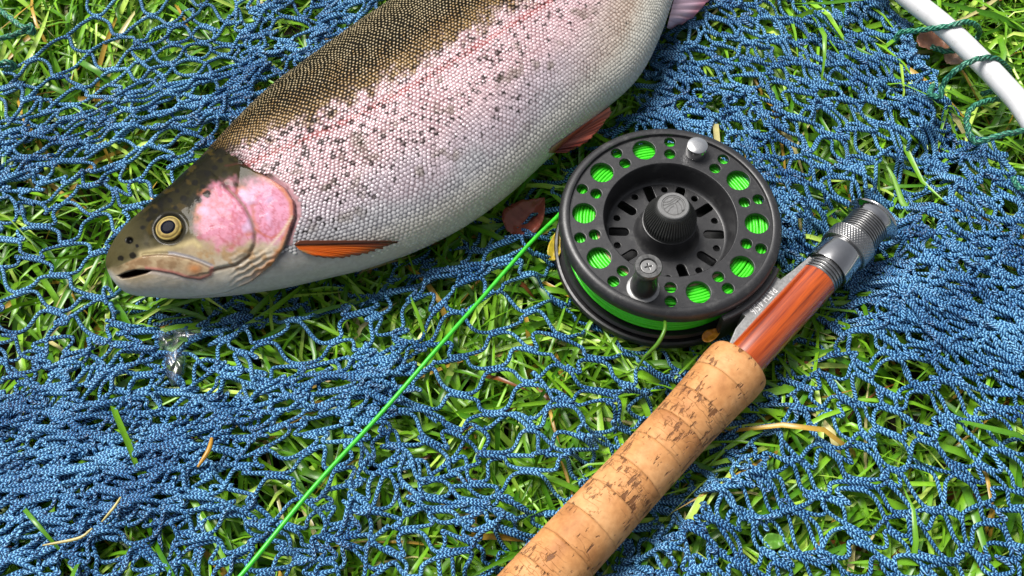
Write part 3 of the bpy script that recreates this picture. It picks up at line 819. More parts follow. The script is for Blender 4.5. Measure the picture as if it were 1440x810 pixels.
def paint_head(q):
    x, y = q[:, 0], q[:, 1]; N = len(q)
    B = lambda *c: np.broadcast_to(s2l(c), (N, 3))
    n1, n2, n3 = fbm(x / 9, y / 9, 61), fbm(x / 26, y / 26, 63), vnoise(x / 3, y / 3, 66)
    # height across the head: 0 at the crown, 1 under the jaw
    dd = np.abs(polydist(q, DB[:, 0:2])[0]); db = np.abs(polydist(q, DB[:, 2:4])[0]); a = dd / (dd + db + 1e-3)
    a_ = a + (n2 - 0.5) * 0.10 + (n1 - 0.5) * 0.05
    c = mixc(B(22, 20, 8), B(46, 42, 16), sm(0.02, 0.2, a_))
    c = mixc(c, B(84, 78, 54), sm(0.22, 0.42, a_))
    c = mixc(c, B(186, 168, 138), sm(0.40, 0.56, a_))
    c = mixc(c, B(206, 196, 178), sm(0.62, 0.78, a_))
    c = mixc(c, B(214, 212, 202), sm(0.78, 0.92, a_))
    c = c * (1 - 0.55 * sm(0.52, 0.7, n1) * sm(0.5, 0.3, a))[:, None]
    c = mixc(c, B(84, 68, 24), sm(0.58, 0.75, fbm(x / 11, y / 11, 67)) * sm(0.45, 0.25, a) * 0.45)
    # snout: olive over the upper jaw
    c = mixc(c, B(84, 78, 48), sm(215, 170, x) * sm(392, 372, y) * 0.8)
    # pink cheek and gill cover
    chk = np.hypot((x - 318) / 46, (y - 305) / 52) + (n1 - 0.5) * 0.5
    op = np.hypot((x - 376) / 50, (y - 297) / 50) + (n1 - 0.5) * 0.3
    c = mixc(c, B(222, 148, 174), sm(1.12, 0.6, chk) * 0.92)
    c = mixc(c, B(228, 158, 188), sm(1.1, 0.7, op) * 0.95)
    c = mixc(c, B(196, 116, 74), sm(0.6, 0.85, chk) * sm(1.15, 0.9, chk) * sm(0.45, 0.65, n2) * 0.7)
    vein = np.maximum(sm(0.07, 0.0, np.abs(fbm(x / 15, y / 22, 77) - 0.5)), 0.8 * sm(0.05, 0.0, np.abs(fbm(x / 7 + y / 16, y / 14, 79) - 0.5))) * np.maximum(sm(1.0, 0.8, chk), sm(1.0, 0.8, op))
    c = mixc(c, B(180, 76, 80), vein * 0.5)
    c = mixc(c, B(210, 180, 214), sm(0.60, 0.78, n2) * np.maximum(sm(1.0, 0.7, chk), sm(1.0, 0.7, op)) * 0.8)
    c = mixc(c, B(176, 138, 92), sm(0.5, 0.7, n1) * sm(340, 356, y) * sm(388, 372, y) * sm(262, 290, x) * 0.7)
    # striae of the gill membranes low on the cover
    dg, sg = polydist(q, GILL); dg = -dg
    stri = 0.5 + 0.5 * np.sin((x * 0.55 + y * 1.0) * 0.75 + n1 * 5)
    low = sm(345, 368, y) * sm(412, 392, y) * sm(318, 345, x)
    c = mixc(c, B(140, 106, 66), low * stri * 0.55)
    # gill cover margin
    ed = np.abs(dg)
    c = mixc(c, B(206, 130, 74), np.exp(-((dg + 4) / 3.5) ** 2) * 0.75 * sm(240, 264, y) * sm(398, 370, y))
    c = mixc(c, B(70, 36, 26), np.exp(-((dg - 1.0) / 1.6) ** 2) * 0.8)
    # skin just behind the cover
    beh = sm(0.5, 3, dg) * sm(350, 385, x) * sm(240, 264, y)
    c = mixc(c, B(222, 168, 178), beh * sm(370, 340, y) * 0.9)
    c = mixc(c, B(198, 96, 50), beh * np.exp(-(np.hypot(x - 428, y - 330) / 13) ** 2) * 0.9)
    # seam of the fore gill cover
    dp, _ = polydist(q, PREOP)
    c = mixc(c, B(128, 104, 84), np.exp(-(dp / 2.0) ** 2) * 0.85)
    ds, _ = polydist(q, [(359, 322), (370, 330), (382, 335), (392, 330), (408, 314)])
    c = mixc(c, B(198, 104, 70), np.exp(-(ds / 1.8) ** 2) * 0.7)
    ds, _ = polydist(q, [(412, 306), (396, 328), (380, 346), (366, 358)])
    c = mixc(c, B(240, 222, 196), np.exp(-(ds / 1.6) ** 2) * 0.8)
    # bone strip under the eye, upper jaw, lips
    ds, _ = polydist(q, [(200, 357), (224, 352), (250, 346), (272, 340), (280, 346)])
    c = mixc(c, B(206, 188, 140), np.exp(-(ds / 4.5) ** 2) * 0.9)
    dt, _ = polydist(q, MAX_TOP); dlw, _ = polydist(q, MAX_LOW)
    jaw = sm(-1.5, 1.5, dt) * sm(1.5, -1.5, dlw) * sm(160, 188, x) * sm(304, 296, x)
    c = mixc(c, mixc(B(150, 116, 82), B(196, 172, 136), sm(0.35, 0.65, n1)), jaw * 0.75)
    c = mixc(c, B(206, 142, 92), jaw * np.exp(-(np.hypot((x - 274) / 10, (y - 377) / 6)) ** 2))
    c = mixc(c, B(96, 76, 60), np.exp(-(dt / 1.3) ** 2) * (x > 200) * (x < 300) * 0.8)
    c = mixc(c, B(198, 196, 206), np.exp(-((dt + 3.2) / 2.0) ** 2) * (x > 236) * (x < 300) * 0.85)  # whitish highlight along the jaw groove, painted into the skin colour
    c = mixc(c, B(206, 134, 124), np.exp(-((dlw + 1.5) / 2.6) ** 2) * (x > 205) * 0.9)
    c = mixc(c, B(110, 56, 50), np.exp(-((dlw - 0.6) / 1.1) ** 2) * (x > 205) * (x < 290) * 0.75)
    c = mixc(c, B(226, 214, 208), np.exp(-((dlw - 4) / 3.0) ** 2) * (x > 180) * (x < 290) * 0.6)
    ins = inpoly(q, MOUTH); dm = np.abs(polydist(q, MOUTH, True)[0]) * np.where(ins, 1, -1)
    c = mixc(c, B(34, 14, 12), sm(-0.8, 0.8, dm))
    # spots, nostril, rim of the eye
    for sx_, sy_, r_ in HSPOT:
        d = np.hypot(x - sx_, (y - sy_) * 1.15) + (n3 - 0.5) * 1.5
        c = mixc(c, B(18, 16, 10), sm(r_ + 1.6, r_ + 0.2, d) * 0.96)
    c = mixc(c, B(10, 9, 8), sm(6.2, 4.2, np.hypot((x - 182) / 1.15, y - 338)))
    c = mixc(c, B(10, 9, 8), sm(3.2, 2.0, np.hypot(x - 193, y - 346)))
    e = np.hypot(x - EYE_C[0], y - EYE_C[1])
    c = mixc(c, B(34, 32, 24), sm(EYE_R + 7, EYE_R + 3, e + (n1 - .5) * 3) * 0.9)
    return c

def build_trout():
    root = empty('trout', tuple(U(430, 230, 0.0)), 'big wet rainbow trout with speckled olive back and pink side lying on the net', 'fish')
    O = np.array(root.location)
    # stations
    n0 = len(DB)
    D = spline(U(DB[:, 0], DB[:, 1], FISH_Z), 600); Bv = spline(U(DB[:, 2], DB[:, 3], FISH_Z), 600)
    # spline() spreads evenly along each outline, so pair the two outlines by the control stations
    def along(pts, n):
        p = U(pts[:, 0], pts[:, 1], FISH_Z); tt = np.linspace(0, n0 - 1, n)
        p2 = np.vstack([2 * p[0] - p[1], p, 2 * p[-1] - p[-2]])
        k = np.clip(tt.astype(int), 0, n0 - 2); f = (tt - k)[:, None]
        a, b, c, d = p2[k], p2[k + 1], p2[k + 2], p2[k + 3]
        return 0.5 * (2 * b + (-a + c) * f + (2 * a - 5 * b + 4 * c - d) * f ** 2 + (-a + 3 * b - 3 * c + d) * f ** 3)
    DBc = DB.copy(); kb = np.interp(np.linspace(0, 1, n0), np.linspace(0, 1, len(BH)), BH)
    tq = np.linspace(0, 2 * math.pi, 90)
    for _ in range(6):                                         # outlines seen by the camera come out as drawn
        Dw, Bw = U(DBc[:, 0], DBc[:, 1], FISH_Z), U(DBc[:, 2], DBc[:, 3], FISH_Z)
        c1, s1 = np.sign(np.cos(tq)) * np.abs(np.cos(tq)) ** (2 / 2.25), np.sign(np.sin(tq)) * np.abs(np.sin(tq)) ** (2 / 2.25)
        Xr = ((Dw + Bw) / 2)[:, None] + ((Dw - Bw) / 2)[:, None] * c1[None, :, None] * .985; Xr[..., 2] += kb[:, None] * s1
        pr = P(Xr); e0 = DB[:, 2:4] - DB[:, 0:2]; tt = np.sum((pr - DB[:, None, 0:2]) * e0[:, None], 2) / np.sum(e0 ** 2, 1)[:, None]
        DBc[1:, 0:2] -= (tt.min(1)[:, None] * e0)[1:] * .9; DBc[1:, 2:4] += ((1 - tt.max(1))[:, None] * e0)[1:] * .9
    D, Bv = along(DBc[:, 0:2], 2000), along(DBc[:, 2:4], 2000)
    Cn = (D + Bv) / 2
    s = np.r_[0, np.cumsum(np.linalg.norm(np.diff(Cn, axis=0), axis=1))]
    head_end = 0.100
    st = np.unique(np.r_[np.arange(0, head_end, 0.00042), np.arange(head_end, s[-1], 0.0013), s[-1]])
    ip = lambda A: np.stack([np.interp(st, s, A[:, k]) for k in range(3)], -1)
    D, Bv = ip(D), ip(Bv); Cn = (D + Bv) / 2; half = np.linalg.norm(D - Bv, axis=1) / 2; e = (D - Bv) / (2 * half[:, None])
    L_ = st[-1]; u = st / L_
    b = np.interp(np.interp(st, s, np.linspace(0, 1, 2000)), np.linspace(0, 1, len(BH)), BH)
    kern = np.ones(15) / 15; b[20:-20] = np.convolve(np.pad(b, 7, 'edge'), kern, 'valid')[20:-20]
    th = np.r_[np.linspace(-0.35, math.pi + 0.35, 190, endpoint=False), np.linspace(math.pi + 0.35, 2 * math.pi - 0.35, 44, endpoint=False)]
    ex = 2 / 2.25
    ct = np.sign(np.cos(th)) * np.abs(np.cos(th)) ** ex; sn = np.sign(np.sin(th)) * np.abs(np.sin(th)) ** ex
    def surf(Cn, e, half, b):
        X = Cn[:, None] + e[:, None] * (half[:, None] * ct[None])[..., None]
        X[..., 2] += b[:, None] * sn[None]
        return X
    X = surf(Cn, e, half * 0.985, b)
    du = np.gradient(X, axis=0); dv = np.gradient(X, axis=1); Nn = np.cross(du, dv); Nn /= np.linalg.norm(Nn, axis=2, keepdims=True) + 1e-12
    ctr = Cn[:, None]; flip = np.sum(Nn * (X - ctr), 2) < 0; Nn[flip] *= -1
    sh = X.shape[:2]; Xf = X.reshape(-1, 3); q = P(Xf); nf = Nn.reshape(-1, 3)
    top = nf[:, 2] > -0.15
    # relief of the head
    disp = np.zeros(len(q)); hd = (q[:, 0] < 470) & top
    dg, ag = polydist(q, GILL); dg = -dg; dp, ap = polydist(q, PREOP)
    inside = inpoly(q, HEADPOLY)
    side_fade = sm(0, 25, ag) * sm(ag.max(), ag.max() - 40, ag)
    disp += np.where(inside & hd, 0.0016 * np.exp(-np.abs(dg) / 30) * side_fade, 0)
    disp -= np.where(hd, 0.0009 * np.exp(-((dg - 1.2) / 2.2) ** 2) * side_fade, 0)
    disp -= np.where(hd, 0.0006 * np.exp(-(dp / 2.2) ** 2), 0)
    disp += np.where(hd, 0.0006 * sm(0, 6, dp) * np.exp(-np.abs(dp) / 26), 0)
    dt, _ = polydist(q, MAX_TOP); dlw, _ = polydist(q, MAX_LOW)
    jaw = sm(-2, 3, dt) * sm(3, -2, dlw) * sm(158, 190, q[:, 0]) * sm(306, 292, q[:, 0])
    disp += np.where(hd, 0.0007 * jaw, 0)
    disp -= np.where(hd, 0.0005 * np.exp(-((dt + 2) / 2) ** 2) * (q[:, 0] > 200) * (q[:, 0] < 300), 0)
    ins = inpoly(q, MOUTH); dm = np.abs(polydist(q, MOUTH, True)[0]) * np.where(ins, 1, -1)
    disp -= np.where(hd, 0.0050 * sm(-0.8, 5, dm), 0)
    ee = np.hypot(q[:, 0] - EYE_C[0], q[:, 1] - EYE_C[1])
    disp += np.where(hd, 0.0004 * np.exp(-((ee - EYE_R - 5) / 4) ** 2) - 0.0016 * sm(EYE_R + 2, EYE_R - 4, ee), 0)
    disp -= np.where(hd, 0.0012 * sm(5, 2, np.hypot(q[:, 0] - 182, q[:, 1] - 338)), 0)
    cheek = sm(70, 20, np.hypot(q[:, 0] - 345, q[:, 1] - 310))
    disp += np.where(hd & inside, (fbm(q[:, 0] / 12, q[:, 1] / 12, 91) - 0.5) * 0.0005 * cheek + (fbm(q[:, 0] / 30, q[:, 1] / 30, 92) - 0.5) * 0.0007, 0)
    disp += np.where(hd & inside, 0.0004 * np.sin((q[:, 0] * 0.55 + q[:, 1]) * 0.75 + fbm(q[:, 0] / 9, q[:, 1] / 9, 61) * 5) * sm(345, 368, q[:, 1]) * sm(318, 345, q[:, 0]), 0)
    Xd = Xf + nf * disp[:, None]
    # colours
    hc = paint_head(q); bc, br = paint_body(q)
    hm_ = inside.astype(float)
    col = mixc(br, hc, hm_)
    beh = (dg > 0) & (dg < 9) & (q[:, 1] > 240) & (q[:, 1] < 345) & ~inside
    col[beh] = 0.6 * hc[beh] + 0.4 * col[beh]
    db = np.abs(polydist(q, DB[:, 2:4])[0])
    col[~top] = s2l((205, 203, 196))
    col = col * ALB
    nr, nc = sh
    F = [gridfaces(nr, nc, True)]
    V = np.vstack([Xd, Xd[:nc].mean(0) , Xd[-nc:].mean(0)]); col = np.vstack([col, col[:1], col[-1:]])
    a = np.arange(nc); b2 = (a + 1) % nc
    F.append(np.vstack([np.stack([b2, a, np.full(nc, nr * nc)], -1), np.stack([(nr - 1) * nc + a, (nr - 1) * nc + b2, np.full(nc, nr * nc + 1)], -1)]))
    body = make_mesh('body', V - O, F, True, col)
    link('body', body, M['skin'], root)
    bvh = BVHTree.FromPolygons([Vector(v) for v in V], [tuple(f) for f in F[0][::1]])
    def hit(x, y):
        d = FWD + RGT * (x - 720) / FPX - UPV * (y - 405) / FPX
        d = d / np.linalg.norm(d)
        h = bvh.ray_cast(Vector(CAM), Vector(d))
        return (np.array(h[0]), np.array(h[1])) if h[0] is not None else (None, None)
    # scales
    R = np.random.RandomState(4)
    mid = np.argmin(np.abs(u - 0.45))
    thf = np.linspace(-0.45, math.pi + 0.35, 400)
    cc = lambda t: (np.sign(np.cos(t)) * np.abs(np.cos(t)) ** ex, np.sign(np.sin(t)) * np.abs(np.sin(t)) ** ex)
    c_, s_ = cc(thf); arc = np.r_[0, np.cumsum(np.hypot(np.diff(c_ * half[mid]), np.diff(s_ * b[mid])))]
    rowd, cold = 0.00158, 0.00188
    rows = np.interp(np.arange(0, arc[-1], rowd), arc, thf)
    cols = np.arange(0.045, L_ * 0.86, cold)
    tt, ss = np.meshgrid(rows, cols, indexing='ij'); ss = ss + (np.arange(len(rows)) % 2)[:, None] * cold / 2
    tt, ss = tt.ravel(), ss.ravel()
    tt = tt + R.normal(0, 0.0020, len(tt)) + 0.05 * (fbm(ss * 60, tt * 3, 15) - .5); ss = ss + R.normal(0, 0.00012, len(ss)) + 0.006 * (fbm(ss * 45, tt * 2.5, 16) - .5)
    def at(s_, t_):
        i3 = lambda A: np.stack([np.interp(s_, st, A[:, k]) for k in range(3)], -1)
        c1, s1 = cc(t_); hh = np.interp(s_, st, half) * 0.985; bb = np.interp(s_, st, b)
        x = i3(Cn) + i3(e) * (hh * c1)[:, None]; x[:, 2] += bb * s1
        return x
    X0 = at(ss, tt); dS = at(ss + 3e-4, tt) - X0; dT = at(ss, tt + 2e-3) - X0
    a1 = dS / (np.linalg.norm(dS, axis=1)[:, None]); n_ = np.cross(a1, dT); n_ /= np.linalg.norm(n_, axis=1)[:, None]
    cen = np.stack([np.interp(ss, st, Cn[:, k]) for k in range(3)], -1)
    fl = np.sum(n_ * (X0 - cen), 1) < 0; n_[fl] *= -1
    a2 = np.cross(n_, a1)
    q0 = P(X0)
    keep = ~inpoly(q0 + R.normal(0, 2.0, q0.shape), HEADPOLY) & (q0[:, 0] > 262)
    dgs, _ = polydist(q0, GILL); dgs = -dgs; keep &= ~((dgs < 7) & (q0[:, 1] > 245) & (q0[:, 1] < 350) & (q0[:, 0] < 440))
    keep &= ~inpoly(q0 + R.normal(0, 1.2, q0.shape), [(395, 352), (440, 360), (520, 360), (600, 342), (540, 375), (400, 410), (330, 418)])
    X0, a1, a2, n_, q0, ss, tt = X0[keep], a1[keep], a2[keep], n_[keep], q0[keep], ss[keep], tt[keep]
    N = len(X0)
    rs = np.linalg.norm(at(ss, tt + 0.02) - X0, axis=1) / 0.02          # metres per radian here
    loc_row = np.abs(np.interp(tt, rows[:-1], np.diff(rows))) * rs
    wid = np.clip(loc_row * 0.61, 0.0004, 0.0014); lng = cold * 0.53
    ang = np.arange(6) * math.pi / 3
    out_a = np.array([1.08, 0.74, 0.02, -0.66, -0.92, -0.66, 0.02, 0.74]); out_b = np.array([0, 0.70, 1.0, 0.74, 0, -0.74, -1.0, -0.70])
    jit = R.uniform(0.86, 1.06, N)
    bel = sm(70, 30, np.abs(polydist(q0, DB[:, 2:4])[0])); t1 = R.normal(0.12, 0.035, N) * (1 - .7 * bel); t2 = R.normal(0, 0.06, N) * (1 - .6 * bel)
    ring = []
    for f_, hgt in ((0.0, 0.00014), (0.58, 0.00011), (1.0, -0.00003)):
        pa = (out_a * f_)[None] * (lng * jit)[:, None]; pb = (out_b * f_)[None] * (wid * jit)[:, None]
        if f_ == 0: pa, pb = pa[:, :1], pb[:, :1]
        hz = hgt + 0.00010 + pa * t1[:, None] + pb * t2[:, None]
        ring.append(X0[:, None] + a1[:, None] * pa[..., None] + a2[:, None] * pb[..., None] + n_[:, None] * hz[..., None])
    V = np.concatenate(ring, 1)                                 # N, 13, 3
    c0, r0 = paint_body(q0)
    nape = np.clip(1 - np.abs(polydist(q0, HEADPOLY[1:6])[0]) / 20, 0, 1) * 0.85
    c0 = mixc(c0, np.broadcast_to(s2l((44, 38, 18)), c0.shape), nape)
    ro = paint_body(P(V[:, 9:].reshape(-1, 3)))[1].reshape(N, 8, 3)
    ro = ro * (1 - nape[:, None, None]) + s2l((20, 18, 8)) * nape[:, None, None]
    dl0 = polydist(q0, LATERAL)[0]
    back = sm(-20, -58, dl0)[:, None, None]
    inner = np.repeat(c0[:, None], 8, 1); inner = inner * (1 - 0.97 * back) + ro * 0.97 * back
    wm = 0.20 + 0.45 * sm(0.05, 0.015, ro.mean(2))[..., None] * (1 - back); inner = inner * (1 - wm) + ro * wm
    colr = np.concatenate([c0[:, None] * (1.1 - 0.05 * back), inner, ro], 1) * ALB
    k6 = np.arange(8); k7 = (k6 + 1) % 8
    tri = np.stack([np.zeros(8, int), 1 + k6, 1 + k7], -1); quad = np.stack([1 + k6, 9 + k6, 9 + k7, 1 + k7], -1)
    off = np.arange(N)[:, None, None] * 17
    me = make_mesh('scales', V.reshape(-1, 3) - O, [(off + quad[None]).reshape(-1, 4), (off + tri[None]).reshape(-1, 3)], True, np.clip(colr.reshape(-1, 3), 0, 0.95))
    sc = link('scales', me, M['scales'], root); sc['kind'] = 'stuff'
    print('scales', N)
    # eye
    pe, ne = hit(*EYE_C)
    ne = ne / np.linalg.norm(ne)
    if ne @ FWD > 0: ne = -ne
    ne = ne * 0.55 + np.array([0, -0.12, 0.8]); ne /= np.linalg.norm(ne)
    er = EYE_R / FPX * np.linalg.norm(pe - CAM)
    ex_ = np.cross([0, 1, 0], ne); ex_ /= np.linalg.norm(ex_); ey_ = np.cross(ne, ex_)
    def dome(r, h, z0, colf, nr=26, na=64):
        rr = np.linspace(0, 1, nr); aa = np.linspace(0, 2 * math.pi, na, endpoint=False)
        rg, ag = np.meshgrid(rr, aa, indexing='ij')
        z = z0 + h * np.sqrt(np.clip(1 - rg ** 2, 0, 1))
        W = pe + (ex_ * (rg * np.cos(ag) * r)[..., None]) + ey_ * (rg * np.sin(ag) * r)[..., None] + ne * z[..., None]
        cl = colf(rg.ravel(), ag.ravel())
        return make_mesh('eye', W.reshape(-1, 3) - O, gridfaces(nr, na, True), True, cl)
    pass
    def iris_col(r, a):
        N_ = len(r); Bc = lambda *c: np.broadcast_to(s2l(c), (N_, 3))
        nz = fbm(r * 9, a * 3, 88)
        c = mixc(Bc(150, 128, 60), Bc(92, 76, 30), sm(0.62, 0.75, r + (nz - .5) * 0.2))
        c = mixc(c, Bc(172, 152, 84), sm(0.78, 0.84, r)); c = mixc(c, Bc(30, 28, 16), sm(0.86, 0.94, r))
        return mixc(c, Bc(120, 92, 34), sm(0.55, 0.75, nz) * 0.6)
    eye = link('eye', dome(er, 0.0017, 0.0004, iris_col), M['eye'], root)
    pup = dome(er * 0.54, 0.0004, 0.00178, lambda r, a: np.broadcast_to(s2l((8, 10, 22)), (len(r), 3)) * 1.0)
    link('pupil', pup, m_plain('fish_pupil', (0.004, 0.005, 0.012), 0.6, spec=0.0, coat=0.03, var=0), eye)
    # nostril
    pn, nn = hit(182, 338)
    # fins: fan of rays between a root line and a tip line, with real thickness
    def fin(name, rootpts, tippts, lift0, lift1, colf, thick=0.0006, nr=44, nc=36, onbody=True, zfix=None, ruffle=0.0005):
        rp, tp = spline(np.array(rootpts, float), nr), spline(np.array(tippts, float), nr)
        tp = rp + (tp - rp) * (1 + np.random.RandomState(nr + len(name)).uniform(-0.05, 0.015, nr))[:, None]
        v = np.linspace(0, 1, nc)
        q_ = rp[:, None] * (1 - v[None, :, None]) + tp[:, None] * v[None, :, None]
        W = np.zeros((nr, nc, 3))
        for i in range(nr):
            for j in range(nc):
                lf = lift0 + (lift1 - lift0) * v[j]
                if onbody:
                    p_, n2_ = hit(*q_[i, j])
                    if p_ is not None: W[i, j] = p_ - lf * (p_ - CAM) / np.linalg.norm(p_ - CAM); continue
                    W[i, j] = U(q_[i, j, 0], q_[i, j, 1], W[i, j - 1, 2] if j else FISH_Z)
                else: W[i, j] = U(q_[i, j, 0], q_[i, j, 1], zfix[0] + (zfix[1] - zfix[0]) * v[j])
        uu = np.linspace(0, 1, nr)[:, None]
        rays = np.sin(uu * math.pi * 2 * 10) * np.ones((1, nc))
        W[..., 2] += rays * ruffle * (0.3 + v[None])
        cl = colf(np.repeat(uu, nc, 1).ravel(), np.repeat(v[None], nr, 0).ravel(), rays.ravel())
        V2 = np.vstack([W.reshape(-1, 3), W.reshape(-1, 3) - np.array([0, 0, thick])])
        f = gridfaces(nr, nc); m_ = nr * nc
        edge = np.r_[np.arange(nc), (np.arange(1, nr)) * nc + nc - 1, (nr - 1) * nc + np.arange(nc - 2, -1, -1), np.arange(nr - 2, 0, -1) * nc]
        e2 = np.roll(edge, -1)
        F2 = np.vstack([f, f[:, ::-1] + m_, np.stack([edge, edge + m_, e2 + m_, e2], -1)])
        return link(name, make_mesh(name, V2 - O, F2, True, np.vstack([cl, cl])), M['fin'], root)
    def c_pect(u_, v_, r_):
        N_ = len(u_); Bc = lambda *c: np.broadcast_to(s2l(c), (N_, 3))
        c = mixc(Bc(250, 128, 30), Bc(228, 172, 104), sm(0.5, 1.0, u_) * sm(0.7, 0.1, v_))
        c = mixc(c, Bc(92, 40, 14), sm(0.28, 0.05, u_)); c = mixc(c, Bc(170, 62, 8), sm(0.0, 1, -r_) * 0.8)
        return mixc(c, Bc(112, 66, 40), sm(0.8, 1.0, v_) * 0.7)
    pect = fin('pectoral_fin', [(414, 343), (416, 346), (420, 350), (425, 353)],
        [(558, 339), (542, 347), (507, 357), (470, 362), (442, 359)], 0.0022, 0.0030, c_pect)
    spine = fin('fin_spine', [(414, 344), (416, 341), (420, 338)], [(558, 340), (556, 339), (552, 338)], 0.0028, 0.0034,
        lambda u_, v_, r_: np.broadcast_to(s2l((96, 48, 24)), (len(u_), 3)), thick=0.0012, nr=6)
    spine.parent = pect
    def c_pelv(u_, v_, r_):
        N_ = len(u_); Bc = lambda *c: np.broadcast_to(s2l(c), (N_, 3))
        c = mixc(Bc(196, 110, 84), Bc(150, 56, 36), sm(0.2, 0.8, u_)); c = mixc(c, Bc(196, 150, 120), sm(0.25, 0.0, v_))
        return mixc(c, Bc(60, 22, 16), sm(0.2, 1, -r_) * 0.5)
    fin('pelvic_fin', [(772, 214), (776, 208), (782, 203)][::-1], [(858, 149), (861, 154), (852, 170), (828, 197), (798, 214)], 0.0015, 0.0015, c_pelv)
    def c_anal(u_, v_, r_):
        N_ = len(u_); Bc = lambda *c: np.broadcast_to(s2l(c), (N_, 3))
        c = mixc(Bc(206, 178, 196), Bc(170, 110, 130), sm(0.5, 1.0, v_)); return mixc(c, Bc(120, 80, 100), sm(0.2, 1, -r_) * 0.4)
    fin('anal_fin', [(962, -40), (950, -10), (938, 38)], [(1060, -70), (1020, -25), (990, 8), (972, 26), (942, 40)], 0, 0, c_anal, onbody=False, zfix=(0.036, 0.027))
    def c_dark(u_, v_, r_):
        N_ = len(u_); Bc = lambda *c: np.broadcast_to(s2l(c), (N_, 3))
        return mixc(Bc(104, 92, 60), Bc(50, 44, 28), sm(0.0, 1, -r_) * 0.8)
    fin('dorsal_fin', [(600, -34), (650, -62), (705, -90)], [(590, -95), (650, -125), (715, -130)], 0, 0, c_dark, onbody=False, zfix=(0.040, 0.030))
    fin('caudal_fin', [(962, -222), (985, -205), (1005, -190), (1038, -164)], [(985, -330), (1070, -300), (1110, -260), (1150, -200)], 0, 0, c_dark, onbody=False, zfix=(0.038, 0.034))
    return hit
fish_hit = build_trout()

# ------------------------------------------------------------------ fly rod
ax_x = Vector(ROD_D); ax_y = Vector((0, 0, 1)).cross(ax_x).normalized(); ax_z = ax_x.cross(ax_y)
rod_m = Matrix.Translation(Vector(ROD_A)) @ Matrix((ax_x, ax_y, ax_z)).transposed().to_4x4()
rod = empty('fly_rod', None, 'fly rod butt with cork grip, varnished wooden reel seat and nickel fittings', 'fishing rod', mat=rod_m)
def rt(x, y): return float((U(x, y, ZR) - ROD_A) @ ROD_D)          # distance along the rod of a place in the photo
def mm_at(x, y): return float(np.linalg.norm(U(x, y, ZR + 0.005) - CAM) / FPX)   # metres per photo pixel there

t_cork = rt(1037, 512); t_wood = rt(1146, 394); t_thr = rt(1160, 380); t_hood = rt(1184, 357); t_kn = rt(1199, 342); t_b2 = rt(1219, 319); t_cap = rt(1226, 311)
pxm = mm_at(1000, 550)
def grip_r(t):
    d = t_cork - t                                                  # distance back from the flared end of the grip
    r = np.interp(d, [-0.001, 0.0, 0.0015, 0.006, 0.016, 0.034, 0.055, 0.085, 0.12, 0.17], [0.0116, 0.0127, 0.0132, 0.0133, 0.0126, 0.0119, 0.0118, 0.0122, 0.0125, 0.0118])
    return r
cork_len = 0.0127
R_ = random.Random(3)
for k in range(13):
    t1_, t0_ = t_cork - k * cork_len, t_cork - (k + 1) * cork_len
    tt = np.linspace(t0_ + 0.00003, t1_ - 0.00003, 14)
    pr = [(grip_r(t) * (1 + 0.0015 * math.sin(9 * i + k)), t - (t0_ + t1_) / 2) for i, t in enumerate(tt)]
    pr = [(pr[0][0] - 0.00002, pr[0][1])] + [(r - (0.0 if i in (0, len(pr) - 1) else 0), t) for i, (r, t) in enumerate(pr)] + [(pr[-1][0] - 0.00002, pr[-1][1])]
    if k == 0: pr = pr + [(0.0110, pr[-1][1] + 0.0006), (0.0085, pr[-1][1] + 0.0006)]
    V, F = lathe(pr, 64, axis='x', cap0=True, cap1=True)
    o = link('cork_ring', make_mesh('cork_ring', V, F), M['cork'], rod)
    o.location = ((t0_ + t1_) / 2, 0, 0); o.rotation_euler = (R_.uniform(0, 6.28), 0, 0)
t_end = t_cork - 13 * cork_len
V, F = lathe([(0.0045, t_end - 0.9), (0.0052, t_end + 0.002)], 24, axis='x', cap0=True)
link('blank', make_mesh('blank', V, F), m_plain('green_graphite', (0.02, 0.03, 0.025), 0.25, coat=0.6, nscale=300), rod)
rw = 0.0083
V, F = lathe([(rw - .0008, t_cork - 0.002), (rw, t_cork + 0.0008), (rw + .0001, (t_cork + t_wood) / 2), (rw, t_wood)], 64, axis='x')
link('wooden_spacer', make_mesh('wooden_spacer', V, F), M['wood'], rod)
def threads(name, t0, t1, r, pitch, mat):
    n = max(3, int((t1 - t0) / pitch)); pr = []
    for i in range(n):
        a = t0 + (t1 - t0) * i / n; d = (t1 - t0) / n
        pr += [(r, a + d * .10), (r, a + d * .50), (r - .00055, a + d * .62), (r - .00055, a + d * .98)]
    V, F = lathe(pr, 72, axis='x'); me = make_mesh(name, V, F, True); me.set_sharp_from_angle(angle=rad(35)); return link(name, me, mat, rod)
threads('threaded_sleeve', t_wood - 0.0002, t_thr + 0.001, 0.0084, 0.00135, M['steel'])
V, F = lathe([(0.0083, t_thr - .0006), (0.0095, t_thr - .0005), (0.0097, t_thr), (0.0097, t_hood - .0006), (0.0094, t_hood)], 96, axis='x', cap0=True, cap1=True)
me = make_mesh('sliding_hood', V, F); me.set_sharp_from_angle(angle=rad(40)); link('sliding_hood', me, M['chrome'], rod)
def knurl(r, z, p):
    a, z_ = 48 * p, (z - t_hood) / 0.0010 * math.pi
    edge = np.clip(np.minimum(z - t_hood, t_kn - z) / 0.0006, 0, 1)
    return r - 0.00025 * (1 - np.abs(np.cos((a + z_) / 2) * np.cos((a - z_) / 2))) * edge
zz = np.linspace(t_hood + 0.0001, t_kn, 34); pr = [(0.0098, zz[0])] + [(0.0106, z) for z in zz[1:-1]] + [(0.0098, zz[-1])]
V, F = lathe(pr, 288, knurl, axis='x', cap0=True, cap1=True)
link('locking_ring', make_mesh('locking_ring', V, F), M['steel'], rod)
threads('threaded_barrel', t_kn - 0.0003, t_b2 + 0.0012, 0.0090, 0.00115, M['steel'])
